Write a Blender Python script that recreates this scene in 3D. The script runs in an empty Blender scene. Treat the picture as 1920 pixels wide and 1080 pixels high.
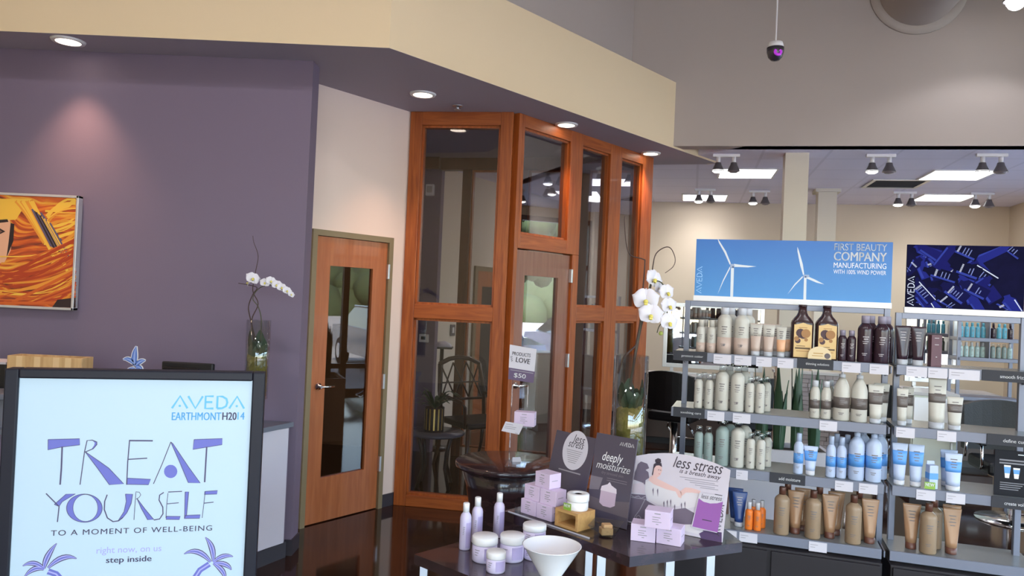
import bpy, bmesh, math, random
from mathutils import Vector, Matrix
R = math.radians
random.seed(7)
scene = bpy.context.scene
COL = scene.collection

# ------------------------------------------------------------------ camera
FPX, CAM_H = 1400.0, 1.74
ROLL, PITCH = R(2.5), R(0.7)
_X = Vector((1, 0, 0)); FWD = Vector((0, math.cos(PITCH), math.sin(PITCH))); _U = Vector((0, -math.sin(PITCH), math.cos(PITCH)))
CI = math.cos(ROLL) * _X + math.sin(ROLL) * _U
CJ = -math.sin(ROLL) * _X + math.cos(ROLL) * _U
EYE = Vector((0, 0, CAM_H))
cam_data = bpy.data.cameras.new('camera')
cam_data.sensor_width = 36.0
cam_data.lens = 36.0 * FPX / 1920.0
cam_data.clip_end = 300
cam = bpy.data.objects.new('camera', cam_data)
COL.objects.link(cam)
m = Matrix.Identity(4)
for i in range(3):
    m[i][0] = CI[i]; m[i][1] = CJ[i]; m[i][2] = -FWD[i]; m[i][3] = EYE[i]
cam.matrix_world = m
scene.camera = cam


def ray(x, y):
    return FWD + (x - 960) / FPX * CI + (540 - y) / FPX * CJ


def at_z(x, y, z):          # point of the photo lying on a horizontal plane
    d = ray(x, y); return EYE + d * ((z - CAM_H) / d.z)


def at_y(x, y, Y):          # point of the photo at a given depth
    d = ray(x, y); return EYE + d * (Y / d.y)


def on_wall(x, y, p0, p1):  # point of the photo on a vertical plane through p0, p1
    d = ray(x, y); n = Vector((p1[1] - p0[1], -(p1[0] - p0[0])))
    t = (p0[0] * n.x + p0[1] * n.y) / (d.x * n.x + d.y * n.y)
    return EYE + d * t


# ------------------------------------------------------------------ view, world, light
scene.view_settings.view_transform = 'Standard'
scene.view_settings.look = 'None'
scene.view_settings.gamma = 1.0
scene.view_settings.use_curve_mapping = False
scene.view_settings.exposure = -0.25
scene.cycles.max_bounces = 10
scene.cycles.diffuse_bounces = 5
scene.cycles.transparent_max_bounces = 24
scene.cycles.caustics_reflective = False
scene.cycles.caustics_refractive = False
scene.cycles.sample_clamp_indirect = 6.0

world = bpy.data.worlds.new('world')
scene.world = world
world.use_nodes = True
nt = world.node_tree
bg = nt.nodes['Background']
sky = nt.nodes.new('ShaderNodeTexSky')
sky.sky_type = 'NISHITA'
sky.sun_disc = False
sky.sun_elevation = R(48)
sky.sun_rotation = R(260)
sky.air_density = 1.2
sky.dust_density = 2.0
nt.links.new(sky.outputs[0], bg.inputs[0])
bg.inputs[1].default_value = 2.6

E1 = Vector((0.972, -0.236, 0)); E2 = Vector((0.236, 0.972, 0))   # the building's own axes


def G(a, b, z=0.0):
    return E1 * a + E2 * b + Vector((0, 0, z))


def light(name, kind, loc, energy, color=(1, 1, 1), parent=None, **kw):
    ld = bpy.data.lights.new(name, kind)
    ld.energy = energy; ld.color = color
    rot = kw.pop('rot', None)
    for k, v in kw.items():
        if k == 'portal': ld.cycles.is_portal = v
        else: setattr(ld, k, v)
    o = bpy.data.objects.new(name, ld)
    COL.objects.link(o)
    o.parent = parent; o.location = loc
    if rot: o.rotation_euler = rot
    return o


WARM = (1.0, 0.58, 0.36); COOL = (0.86, 0.91, 1.0)
sun = light('sun', 'SUN', (0, 0, 20), 20.0, (1, 0.95, 0.88), angle=R(0.6))
sun.rotation_euler = Vector((0.62, 0.1, -0.75)).to_track_quat('-Z', 'Y').to_euler()
# unseen area lamps added high above the view, for fill and the bulkhead's shadow
for gx, gy in ((-2.6, 0.8), (-0.2, 0.8), (2.2, 0.4)):
    light('added_overhead_lamp', 'AREA', G(gx, gy, 5.1), 60, (0.97, 0.96, 1.0), shape='RECTANGLE', size=0.6, size_y=0.15,
          rot=(0, 0, R(-13.6)))
GRID = R(-13.6)
# daylight openings of the storefront guide the sky light
light('storefront_daylight', 'AREA', G(4.15, 2.0, 1.6), 1, shape='RECTANGLE', size=2.9, size_y=9.5, portal=True,
      rot=(0, R(90), GRID))
light('storefront_daylight_back', 'AREA', G(4.15, 8.35, 1.6), 1, shape='RECTANGLE', size=2.9, size_y=2.5, portal=True,
      rot=(0, R(90), GRID))
light('storefront_daylight_entrance', 'AREA', G(1.6, -2.45, 1.9), 1, shape='RECTANGLE', size=5.1, size_y=3.6, portal=True,
      rot=(R(90), 0, GRID))


# ------------------------------------------------------------------ materials
def mat(name, color, rough=0.5, metal=0.0, spec=0.5, emit=None, es=0.0, coat=0.0, trans=0.0, bump=None, vary=None, sheen=0.0):
    mt = bpy.data.materials.new(name); mt.use_nodes = True
    n = mt.node_tree.nodes; l = mt.node_tree.links
    b = n['Principled BSDF']
    c = tuple(color) + (1,)
    b.inputs['Base Color'].default_value = c
    b.inputs['Roughness'].default_value = rough
    b.inputs['Metallic'].default_value = metal
    b.inputs['Specular IOR Level'].default_value = spec
    b.inputs['Coat Weight'].default_value = coat
    b.inputs['Transmission Weight'].default_value = trans
    if emit:
        b.inputs['Emission Color'].default_value = tuple(emit) + (1,)
        b.inputs['Emission Strength'].default_value = es
    tc = None
    if bump or vary:
        tc = n.new('ShaderNodeTexCoord')
    if vary:                                   # (scale, amount): gentle tone variation
        ns = n.new('ShaderNodeTexNoise'); ns.inputs['Scale'].default_value = vary[0]; ns.inputs['Detail'].default_value = 4
        l.new(tc.outputs['Object'], ns.inputs['Vector'])
        mx = n.new('ShaderNodeMixRGB'); mx.blend_type = 'MIX'
        mx.inputs[1].default_value = tuple(min(1, x * (1 + vary[1])) for x in color) + (1,)
        mx.inputs[2].default_value = tuple(x * (1 - vary[1]) for x in color) + (1,)
        l.new(ns.outputs['Fac'], mx.inputs[0]); l.new(mx.outputs[0], b.inputs['Base Color'])
    if bump:                                   # (scale, strength)
        nb = n.new('ShaderNodeTexNoise'); nb.inputs['Scale'].default_value = bump[0]; nb.inputs['Detail'].default_value = 3
        l.new(tc.outputs['Object'], nb.inputs['Vector'])
        bp = n.new('ShaderNodeBump'); bp.inputs['Strength'].default_value = bump[1]; bp.inputs['Distance'].default_value = 0.01
        l.new(nb.outputs['Fac'], bp.inputs['Height']); l.new(bp.outputs[0], b.inputs['Normal'])
    return mt


def srgb(r, g, b):
    f = lambda c: (c / 255) / 12.92 if c / 255 <= 0.04045 else ((c / 255 + 0.055) / 1.055) ** 2.4
    return (f(r), f(g), f(b))


def wood(name, c1, c2, scale=6.0, rough=0.35, axis='Z', coat=0.2):
    mt = mat(name, c1, rough, coat=coat)
    n = mt.node_tree.nodes; l = mt.node_tree.links; b = n['Principled BSDF']
    tc = n.new('ShaderNodeTexCoord'); mp = n.new('ShaderNodeMapping')
    s = {'Z': (8, 8, 0.6), 'X': (0.6, 8, 8), 'Y': (8, 0.6, 8)}[axis]
    mp.inputs['Scale'].default_value = s
    l.new(tc.outputs['Object'], mp.inputs['Vector'])
    ns = n.new('ShaderNodeTexNoise'); ns.inputs['Scale'].default_value = scale; ns.inputs['Detail'].default_value = 6
    ns.inputs['Distortion'].default_value = 0.6
    l.new(mp.outputs[0], ns.inputs['Vector'])
    cr = n.new('ShaderNodeValToRGB')
    cr.color_ramp.elements[0].position = 0.32; cr.color_ramp.elements[0].color = tuple(c2) + (1,)
    cr.color_ramp.elements[1].position = 0.68; cr.color_ramp.elements[1].color = tuple(c1) + (1,)
    l.new(ns.outputs['Fac'], cr.inputs[0]); l.new(cr.outputs[0], b.inputs['Base Color'])
    return mt


def glass(name, tint=(1, 1, 1), rough=0.0, extra=0.0, ior=1.5):
    mt = bpy.data.materials.new(name); mt.use_nodes = True
    n = mt.node_tree.nodes; l = mt.node_tree.links; n.clear()
    out = n.new('ShaderNodeOutputMaterial'); mx = n.new('ShaderNodeMixShader')
    tr = n.new('ShaderNodeBsdfTransparent'); tr.inputs[0].default_value = tuple(tint) + (1,)
    gl = n.new('ShaderNodeBsdfGlossy'); gl.inputs['Roughness'].default_value = rough
    lwt = n.new('ShaderNodeLayerWeight'); pwr = n.new('ShaderNodeMath'); pwr.operation = 'POWER'; pwr.inputs[1].default_value = 4.5
    ad = n.new('ShaderNodeMath'); ad.operation = 'MULTIPLY_ADD'; ad.inputs[1].default_value = 0.9; ad.inputs[2].default_value = 0.03 + extra
    ad.use_clamp = True
    l.new(lwt.outputs['Facing'], pwr.inputs[0]); l.new(pwr.outputs[0], ad.inputs[0]); l.new(ad.outputs[0], mx.inputs[0])
    l.new(tr.outputs[0], mx.inputs[1]); l.new(gl.outputs[0], mx.inputs[2]); l.new(mx.outputs[0], out.inputs[0])
    return mt


M = {}
M['purple'] = mat('purple_paint', srgb(116, 103, 124), 0.75, bump=(220, 0.05))
M['cream'] = mat('cream_paint', srgb(224, 203, 168), 0.75, bump=(220, 0.05))
M['white_wall'] = mat('off_white_paint', srgb(228, 208, 198), 0.75, bump=(220, 0.05))
M['grey_wall'] = mat('warm_grey_paint', srgb(178, 168, 162), 0.8, bump=(220, 0.05))
M['soffit'] = mat('soffit_paint', srgb(166, 158, 172), 0.8)
M['beige'] = mat('beige_paint', srgb(218, 204, 184), 0.8, bump=(220, 0.05))
M['column'] = mat('column_paint', srgb(214, 206, 192), 0.7)
M['dark_base'] = mat('dark_baseboard', srgb(52, 48, 56), 0.5)
M['olive'] = mat('olive_frame_paint', srgb(132, 116, 88), 0.5)
M['frame_wood'] = wood('cherry_frame_wood', srgb(172, 92, 38), srgb(138, 66, 24), 5, .45, 'Z', .06)
M['frame_wood_h'] = wood('cherry_rail_wood', srgb(172, 92, 38), srgb(138, 66, 24), 5, .45, 'X', .06)
M['door_wood'] = wood('door_wood', srgb(176, 102, 56), srgb(158, 86, 44), 4, .45, 'Z', .06)
M['door_wood2'] = wood('door_wood_mauve', srgb(150, 98, 78), srgb(134, 82, 64), 4)
M['pane'] = glass('window_glass', (0.90, 0.90, 0.92), 0.0, 0.045)
M['pane_bright'] = glass('coated_glass', (0.76, 0.76, 0.80), 0.0, 0.17)
M['pane_door'] = glass('door_glass', (0.62, 0.54, 0.46), 0.0, 0.035)
M['glass'] = glass('clear_glass', (0.95, 0.97, 0.96), 0.03, 0.09)
M['acrylic'] = glass('clear_acrylic', (0.95, 0.96, 0.98), 0.02, 0.02)
M['chrome'] = mat('chrome', (0.8, 0.8, 0.82), 0.15, 1.0)
M['steel'] = mat('brushed_steel', (0.62, 0.62, 0.64), 0.35, 1.0)
M['shelf'] = mat('grey_shelf_metal', srgb(112, 115, 130), 0.4, 0.2, vary=(3, 0.06))
M['shelf_top'] = mat('grey_green_shelf_top', srgb(120, 124, 124), 0.25, 0.0)
M['upright'] = mat('grey_upright_metal', srgb(114, 118, 134), 0.35, 0.3)
M['cabinet_dark'] = mat('dark_brown_laminate', srgb(36, 31, 35), 0.5, spec=.3, vary=(4, 0.15))
M['table_dark'] = wood('espresso_table_wood', srgb(58, 40, 44), srgb(38, 26, 30), 4, 0.22, 'X', 0.5)
M['black'] = mat('black_plastic', srgb(24, 23, 28), 0.4)
M['black_frame'] = mat('black_sign_frame', srgb(24, 24, 36), 0.45, spec=.3)
M['leather'] = mat('black_leather', srgb(13, 12, 15), 0.45, spec=.3, bump=(90, 0.2))
M['white'] = mat('white_plastic', srgb(232, 230, 232), 0.4)
M['card'] = mat('white_card', srgb(204, 199, 208), 0.6)
M['print'] = mat('grey_print', srgb(150, 145, 152), 0.7)
M['print_dark'] = mat('dark_print', srgb(72, 66, 74), 0.7)
M['print_white'] = mat('white_print', srgb(236, 236, 238), 0.6)
M['strip'] = mat('charcoal_strip', srgb(54, 54, 60), 0.6, spec=.25)
M['lamp'] = mat('lamp_glow', (1, 0.9, 0.75), 0.4, emit=(1, 0.86, 0.7), es=9)
M['lamp_white'] = mat('white_lamp_glow', (1, 1, 1), 0.4, emit=(1, 0.98, 0.96), es=9)
M['panel_light'] = mat('ceiling_light_diffuser', (1, 1, 1), 0.5, emit=(1, 0.98, 0.99), es=6)
M['lavender'] = mat('lavender_carton', srgb(216, 196, 222), 0.5)
M['lilac'] = mat('lilac_plastic', srgb(204, 194, 222), 0.35)
M['lilac_label'] = mat('violet_label', srgb(178, 164, 206), 0.45)
M['ceramic'] = mat('white_ceramic', srgb(236, 234, 238), 0.12, coat=0.5)
M['petal'] = mat('orchid_petal', srgb(216, 211, 220), 0.5, sheen=0.2)
M['orchid_lip'] = mat('orchid_lip', srgb(214, 200, 96), 0.5)
M['twig'] = mat('brown_twig', srgb(66, 46, 40), 0.7)
M['stem_green'] = mat('stem_green', srgb(70, 70, 50), 0.6)
M['moss'] = mat('moss', srgb(132, 118, 50), 0.9, vary=(28, 0.55), bump=(60, 1.0))
M['leaf'] = mat('dark_leaf', srgb(46, 74, 52), 0.4, vary=(12, 0.35))
M['bamboo'] = wood('bamboo_wood', srgb(206, 162, 104), srgb(184, 138, 84), 4, 0.45, 'X', 0)
M['maple'] = wood('maple_block_wood', srgb(214, 176, 128), srgb(190, 148, 100), 4, 0.5, 'Z', 0)


# ------------------------------------------------------------------ mesh building
class MB:
    def __init__(self): self.v = []; self.f = []; self.mi = []; self.sm = []

    def add(self, vs, fs, mi=0, smooth=False, M4=None):
        o = len(self.v)
        self.v += [tuple(M4 @ Vector(p)) for p in vs] if M4 else [tuple(p) for p in vs]
        for f in fs:
            self.f.append([i + o for i in f]); self.mi.append(mi); self.sm.append(smooth)
        return self

    def box(self, x0, x1, y0, y1, z0, z1, mi=0, M4=None, b=0.0):
        if b > 0:
            bm = bmesh.new()
            bmesh.ops.create_cube(bm, size=1.0)
            for v in bm.verts:
                v.co = Vector(((x0 + x1) / 2 + v.co.x * (x1 - x0), (y0 + y1) / 2 + v.co.y * (y1 - y0), (z0 + z1) / 2 + v.co.z * (z1 - z0)))
            bmesh.ops.bevel(bm, geom=bm.edges[:], offset=b, segments=2, affect='EDGES', profile=0.5)
            return self.bm(bm, mi, M4)
        vs = [(x, y, z) for z in (z0, z1) for y in (y0, y1) for x in (x0, x1)]
        return self.add(vs, [(0, 2, 3, 1), (4, 5, 7, 6), (0, 1, 5, 4), (2, 6, 7, 3), (0, 4, 6, 2), (1, 3, 7, 5)], mi, False, M4)

    def bm(self, bm, mi=0, M4=None, smooth=False):
        bm.verts.index_update()
        self.add([v.co.copy() for v in bm.verts], [[v.index for v in f.verts] for f in bm.faces], mi, smooth, M4)
        bm.free(); return self

    def prism(self, poly, z0, z1, mi=0, M4=None):
        n = len(poly)
        a = sum(poly[i][0] * poly[(i + 1) % n][1] - poly[(i + 1) % n][0] * poly[i][1] for i in range(n))
        if a < 0: poly = poly[::-1]
        vs = [(p[0], p[1], z0) for p in poly] + [(p[0], p[1], z1) for p in poly]
        fs = [list(range(n))[::-1], list(range(n, 2 * n))] + [(i, (i + 1) % n, n + (i + 1) % n, n + i) for i in range(n)]
        return self.add(vs, fs, mi, False, M4)

    def lathe(self, prof, seg=20, mi=0, M4=None, smooth=True, sx=1.0, sy=1.0):
        vs = []; fs = []
        for r, z in prof:
            for k in range(seg):
                a = 2 * math.pi * k / seg
                vs.append((r * math.cos(a) * sx, r * math.sin(a) * sy, z))
        for i in range(len(prof) - 1):
            for k in range(seg):
                k2 = (k + 1) % seg
                fs.append((i * seg + k, i * seg + k2, (i + 1) * seg + k2, (i + 1) * seg + k))
        self.add(vs, fs, mi, smooth, M4)
        caps = []
        closed = prof[0] == prof[-1]
        if prof[0][0] > 1e-6 and not closed: caps.append(list(range(seg))[::-1])
        if prof[-1][0] > 1e-6 and not closed: caps.append(list(range((len(prof) - 1) * seg, len(prof) * seg)))
        if caps:
            o = len(self.v) - len(vs)
            for c in caps:
                self.f.append([i + o for i in c]); self.mi.append(mi); self.sm.append(False)
        return self

    def loft(self, secs, seg=20, mi=0, M4=None):       # secs: (z, rx, ry)
        vs = []; fs = []
        for z, rx, ry in secs:
            for k in range(seg):
                a = 2 * math.pi * k / seg
                vs.append((rx * math.cos(a), ry * math.sin(a), z))
        for i in range(len(secs) - 1):
            for k in range(seg):
                k2 = (k + 1) % seg
                fs.append((i * seg + k, i * seg + k2, (i + 1) * seg + k2, (i + 1) * seg + k))
        o = len(self.v)
        self.add(vs, fs, mi, True, M4)
        self.f.append([o + k for k in range(seg)][::-1]); self.mi.append(mi); self.sm.append(False)
        self.f.append([o + (len(secs) - 1) * seg + k for k in range(seg)]); self.mi.append(mi); self.sm.append(False)
        return self

    def tube(self, pts, r, seg=8, mi=0, M4=None, r1=None):
        pts = [Vector(p) for p in pts]; n = len(pts); vs = []; fs = []
        up = Vector((0.13, 0.31, 0.94)).normalized()
        for i, p in enumerate(pts):
            t = (pts[min(i + 1, n - 1)] - pts[max(i - 1, 0)]).normalized()
            a = t.cross(up)
            if a.length < 1e-4: a = t.cross(Vector((1, 0, 0)))
            a.normalize(); b = t.cross(a)
            rr = r if r1 is None else r + (r1 - r) * i / max(1, n - 1)
            for k in range(seg):
                an = 2 * math.pi * k / seg
                vs.append(p + a * math.cos(an) * rr + b * math.sin(an) * rr)
        for i in range(n - 1):
            for k in range(seg):
                k2 = (k + 1) % seg
                fs.append((i * seg + k, (i + 1) * seg + k, (i + 1) * seg + k2, i * seg + k2))
        fs2 = [list(range(seg)), list(range((n - 1) * seg, n * seg))[::-1]]
        o = len(self.v)
        self.add(vs, fs, mi, True, M4)
        for f in fs2:
            self.f.append([i + o for i in f]); self.mi.append(mi); self.sm.append(False)
        return self

    def sphere(self, c, r, mi=0, seg=12, rings=8, s=(1, 1, 1)):
        prof = [(math.sin(math.pi * i / rings) * r, -math.cos(math.pi * i / rings) * r) for i in range(rings + 1)]
        prof[0] = (1e-7, -r); prof[-1] = (1e-7, r)
        return self.lathe(prof, seg, mi, Matrix.Translation(c) @ Matrix.Diagonal((s[0], s[1], s[2], 1)))

    def arc(self, rad, a0, a1, z0, z1, mi=0, n=6, rad1=None):     # strip on a cylinder, angle 0 = towards -Y
        rad1 = rad if rad1 is None else rad1
        vs = []
        for i in range(n + 1):
            a = a0 + (a1 - a0) * i / n
            vs.append((rad * math.sin(a), -rad * math.cos(a), z0)); vs.append((rad1 * math.sin(a), -rad1 * math.cos(a), z1))
        return self.add(vs, [(2 * i, 2 * i + 2, 2 * i + 3, 2 * i + 1) for i in range(n)], mi, True)

    def flat(self, poly, y, mi=0):                         # polygon in the local x-z plane facing -Y
        n = len(poly)
        a = sum(poly[i][0] * poly[(i + 1) % n][1] - poly[(i + 1) % n][0] * poly[i][1] for i in range(n))
        if a < 0: poly = poly[::-1]
        return self.add([(p[0], y, p[1]) for p in poly], [list(range(n))], mi)

    def stroke(self, pts, w, y, mi=0):                     # ribbon in the x-z plane
        n = len(pts); L = []; Rr = []
        for i, p in enumerate(pts):
            a = pts[max(i - 1, 0)]; b = pts[min(i + 1, n - 1)]
            dx, dz = b[0] - a[0], b[1] - a[1]; q = math.hypot(dx, dz) or 1
            nx, nz = -dz / q * w / 2, dx / q * w / 2
            L.append((p[0] + nx, y, p[1] + nz)); Rr.append((p[0] - nx, y, p[1] - nz))
        vs = L + Rr
        return self.add(vs, [(n + i, n + i + 1, i + 1, i) for i in range(n - 1)], mi)

    def mesh(self, name, mats):
        me = bpy.data.meshes.new(name)
        me.from_pydata(self.v, [], self.f)
        for mm in (mats if isinstance(mats, (list, tuple)) else [mats]):
            me.materials.append(mm)
        for p, mi, s in zip(me.polygons, self.mi, self.sm):
            p.material_index = mi; p.use_smooth = s
        me.update()
        return me


def link(name, me, parent=None, loc=None):
    o = bpy.data.objects.new(name, me)
    COL.objects.link(o)
    if parent: o.parent = parent
    if loc is not None: o.location = loc
    return o


def part(name, mb, mats, parent, label=None, loc=None):
    o = link(name, mb.mesh(name, mats) if isinstance(mb, MB) else mb, parent, loc)
    if label: o['label'] = label
    return o


def tag(o, label, cat, group=None):
    o['label'] = label; o['category'] = cat
    if group: o['group'] = group
    return o


def thing(name, label, cat, loc=(0, 0, 0), rz=0.0, group=None, rx=0.0):
    o = bpy.data.objects.new(name, None)
    o.empty_display_size = 0.05
    COL.objects.link(o)
    o.location = loc; o.rotation_euler = (rx, 0, rz)
    return tag(o, label, cat, group)


def struct(name, mb, mats, parent=None):
    o = link(name, mb.mesh(name, mats), parent)
    if not parent: o['kind'] = 'structure'
    return o


def struct_empty(name, loc, rz):
    o = bpy.data.objects.new(name, None); COL.objects.link(o)
    o.location = loc; o.rotation_euler = (0, 0, rz); o['kind'] = 'structure'
    return o


def copy_tree(o, parent=None):
    c = o.copy(); COL.objects.link(c); c.parent = parent
    for ch in list(o.children):
        copy_tree(ch, c)
    return c


def px_local(root, x, y, yl=0.0):      # where a ray of the photo meets the plane y = yl of root's own frame
    mw = Matrix.LocRotScale(root.location, root.rotation_euler, None).inverted()
    o = mw @ EYE; d = mw.to_3x3() @ ray(x, y)
    t = (yl - o.y) / d.y; p = o + d * t
    return (p.x, p.z)


def text_mb(mb, s, x0, x1, z0, z1, y, mi=0, shear=0.0, bold=0.0, keep=False, spacing=1.0):
    """Lettering fitted into the box x0..x1, z0..z1 of the local x-z plane."""
    cu = bpy.data.curves.new('lettering', 'FONT'); cu.body = s; cu.shear = shear; cu.space_character = spacing
    cu.resolution_u = 3
    ob = bpy.data.objects.new('lettering', cu); COL.objects.link(ob)
    dg = bpy.context.evaluated_depsgraph_get()
    me = bpy.data.meshes.new_from_object(ob.evaluated_get(dg))
    bpy.data.objects.remove(ob); bpy.data.curves.remove(cu)
    vs = [v.co.copy() for v in me.vertices]
    if vs:
        ax, bx = min(v.x for v in vs), max(v.x for v in vs); ay, by = min(v.y for v in vs), max(v.y for v in vs)
        sx = (x1 - x0) / max(1e-6, bx - ax); sy = (z1 - z0) / max(1e-6, by - ay)
        if keep: sx = sy = min(sx, sy)
        em = sy * 0.9
        for sh_ in ((0.0,) if not bold else (-bold * em, 0.0, bold * em)):       # heavier strokes: laid side by side
            mb.add([(x0 + (v.x - ax) * sx + sh_, y, z0 + (v.y - ay) * sy) for v in vs], [list(p.vertices) for p in me.polygons], mi)
    bpy.data.meshes.remove(me)
    return mb


def aveda(mb, x0, x1, z0, z1, y, mi=0, w=None, T=None):
    """The open-A word mark as thin strokes; T maps (x, z) to the plane (for marks that run upwards)."""
    T = T or (lambda p: p)
    W = x1 - x0; Hh = z1 - z0; w = w or Hh * 0.13
    q = lambda a, b: T((x0 + a * W, z0 + b * Hh))
    S = [[(0, 0), (.105, 1), (.21, 0)], [(.215, 1), (.32, 0), (.415, 1)], [(.565, 1), (.455, 1), (.455, 0), (.57, 0)], [(.455, .52), (.55, .52)],
         [(.62, 0), (.62, 1), (.69, .98), (.745, .8), (.76, .5), (.745, .2), (.69, .02), (.62, 0)], [(.79, 0), (.895, 1), (1, 0)]]
    for s in S: mb.stroke([q(*p) for p in s], w, y, mi)
    for cx in (.105, .895):
        mb.flat([q(cx + .018 * math.cos(a), .2 + .018 * W / Hh * math.sin(a)) for a in [k * math.pi / 4 for k in range(8)]], y, mi)
    return mb


# ------------------------------------------------------------------ the setting
SOF = 3.23
def mat_floor():
    mt = mat('stained_concrete_floor', srgb(58, 36, 28), 0.1, coat=0.0, spec=0.6)
    n = mt.node_tree.nodes; l = mt.node_tree.links; b = n['Principled BSDF']
    tc = n.new('ShaderNodeTexCoord')
    ns = n.new('ShaderNodeTexNoise'); ns.inputs['Scale'].default_value = 1.6; ns.inputs['Detail'].default_value = 8
    l.new(tc.outputs['Object'], ns.inputs['Vector'])
    cr = n.new('ShaderNodeValToRGB')
    cr.color_ramp.elements[0].color = srgb(28, 16, 13) + (1,); cr.color_ramp.elements[1].color = srgb(62, 37, 25) + (1,)
    cr.color_ramp.elements[0].position = 0.3; cr.color_ramp.elements[1].position = 0.75
    l.new(ns.outputs['Fac'], cr.inputs[0]); l.new(cr.outputs[0], b.inputs['Base Color'])
    rr = n.new('ShaderNodeMapRange'); rr.inputs['To Min'].default_value = 0.05; rr.inputs['To Max'].default_value = 0.1
    l.new(ns.outputs['Fac'], rr.inputs['Value']); l.new(rr.outputs[0], b.inputs['Roughness'])
    return mt


def mat_tile_ceiling():
    mt = mat('acoustic_ceiling_tile', srgb(214, 212, 224), 0.85)
    n = mt.node_tree.nodes; l = mt.node_tree.links; b = n['Principled BSDF']
    tc = n.new('ShaderNodeTexCoord'); mp = n.new('ShaderNodeMapping'); mp.inputs['Rotation'].default_value = (0, 0, R(13.6))
    l.new(tc.outputs['Object'], mp.inputs['Vector'])
    br = n.new('ShaderNodeTexBrick'); br.offset = 0; br.inputs['Scale'].default_value = 1.0
    br.inputs['Brick Width'].default_value = 0.61; br.inputs['Row Height'].default_value = 0.61; br.inputs['Mortar Size'].default_value = 0.014
    br.inputs['Color1'].default_value = srgb(236, 232, 252) + (1,); br.inputs['Color2'].default_value = srgb(233, 229, 250) + (1,)
    br.inputs['Mortar'].default_value = srgb(222, 218, 238) + (1,)
    l.new(mp.outputs[0], br.inputs['Vector']); l.new(br.outputs['Color'], b.inputs['Base Color'])
    return mt


def wall_between(mb, p, q, z0, z1, t=0.12, mi=0, back=1):
    """Wall slab whose visible face runs p -> q; its thickness lies behind (to the left of p -> q)."""
    d = Vector((q[0] - p[0], q[1] - p[1])).normalized(); n = Vector((-d.y, d.x)) * t * back
    mb.prism([(p[0], p[1]), (q[0], q[1]), (q[0] + n.x, q[1] + n.y), (p[0] + n.x, p[1] + n.y)], z0, z1, mi)
    return mb


floor_poly = [tuple(G(-6.5, -2.6)[:2]), tuple(G(4.3, -2.6)[:2]), tuple(G(4.3, 12.2)[:2]), tuple(G(-6.5, 12.2)[:2])]
struct('floor', MB().prism(floor_poly, -0.1, 0.0), mat_floor())
# purple wall with its free end
PW0, PW1 = Vector((-4.6, 4.9)), Vector((-1.365, 4.88))
struct('wall_purple', wall_between(MB(), PW0, PW1, 0, SOF, 0.15), M['purple'])
struct('baseboard_purple', MB().prism([(-4.6, 4.885), (-1.353, 4.865), (-1.353, 5.032), (-1.365, 5.032), (-1.365, 4.90), (-4.6, 4.9)], 0, 0.1), M['dark_base'])
# off-white wall that holds door 1; the opening is left free
J0 = Vector((-1.459, 5.438)); W1 = Vector((-0.885, 6.163)); DD = (W1 - J0).normalized(); DN = Vector((-DD.y, DD.x))
dw = lambda s: J0 + DD * s
DZ = 2.15
mb = MB()
wall_between(mb, dw(-0.55), dw(-0.02), 0, SOF)
wall_between(mb, dw(-0.02), dw(0.765), DZ + 0.02, SOF)
wall_between(mb, dw(0.765), dw((W1 - J0).length + 0.02), 0, SOF)
struct('wall_door', mb, M['white_wall'])
mb = MB()
a, b = dw(0.768) - DN * 0.012, dw(0.925) - DN * 0.012
wall_between(mb, a, b, 0, 0.1, 0.012)
struct('baseboard_door', mb, M['dark_base'])
# left end wall and the room behind door 1
struct('wall_left', MB().prism([(-4.6, -3.0), (-4.6, 8.9), (-4.72, 8.9), (-4.72, -3.0)], 0, 5.3), M['cream'])
GW_R = Vector((1.353, 7.678))                      # right-hand end of the glass room
GW_L = GW_R - Vector((E1.x, E1.y)) * 2.72
struct('wall_glass_room', wall_between(MB(), W1 + Vector((-0.02, 0.1)), GW_L + Vector((-.02, 0)), 0, SOF, 0.1), M['beige'])

struct('wall_rear_left', wall_between(MB(), (-4.7, 8.7), (GW_L.x + .1, 8.32), 0, 3.3, .1), M['beige'])
struct('wall_rear_side', wall_between(MB(), (GW_L.x - .06, 8.35), (-1.0, 8.6), 0, 3.3, .1), M['beige'])
# bulkhead with its soffit
K = Vector((-0.814, 4.551)); KE = Vector((2.082, 7.79)); KD = (KE - K).normalized()
KN2 = Vector((-KD.y, KD.x)) * 0.105
soff = [(-4.6, 4.5515), tuple(K), tuple(KE), (1.47, 8.02), tuple(GW_R + Vector((0.02, 0.16))), tuple(GW_L + Vector((-0.3, 0.3))), (-4.6, 8.9)]
struct('ceiling_soffit', MB().prism(soff, SOF, SOF + 0.0004).prism([(-4.6, 4.66), tuple(K + Vector((-.06, .11))), tuple(KE + KN2), (1.47, 8.02), tuple(GW_R + Vector((0.02, 0.16))), tuple(GW_L + Vector((-0.3, 0.3))), (-4.6, 8.9)], SOF + .0005, SOF + 0.05), M['soffit'])
mb = MB()
KN = Vector((-KD.y, KD.x)) * 0.1
face = [(-4.6, 4.551), tuple(K), tuple(KE), tuple(KE + KN), tuple(K + Vector((-0.04, 0.1))), (-4.6, 4.651)]
mb.prism(face, SOF + 0.0005, 3.86)
struct('wall_bulkhead', mb, M['cream'])
# set-back upper wall above the bulkhead
U0 = Vector((-4.6, 5.05)); U1 = Vector((-0.85, 5.05)); U2 = Vector((1.064, 7.2))
mb = MB()
wall_between(mb, U0, U1, SOF + 0.06, 5.3); wall_between(mb, U1, U2, SOF + 0.06, 5.3)
struct('wall_upper', mb, M['grey_wall'])
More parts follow.
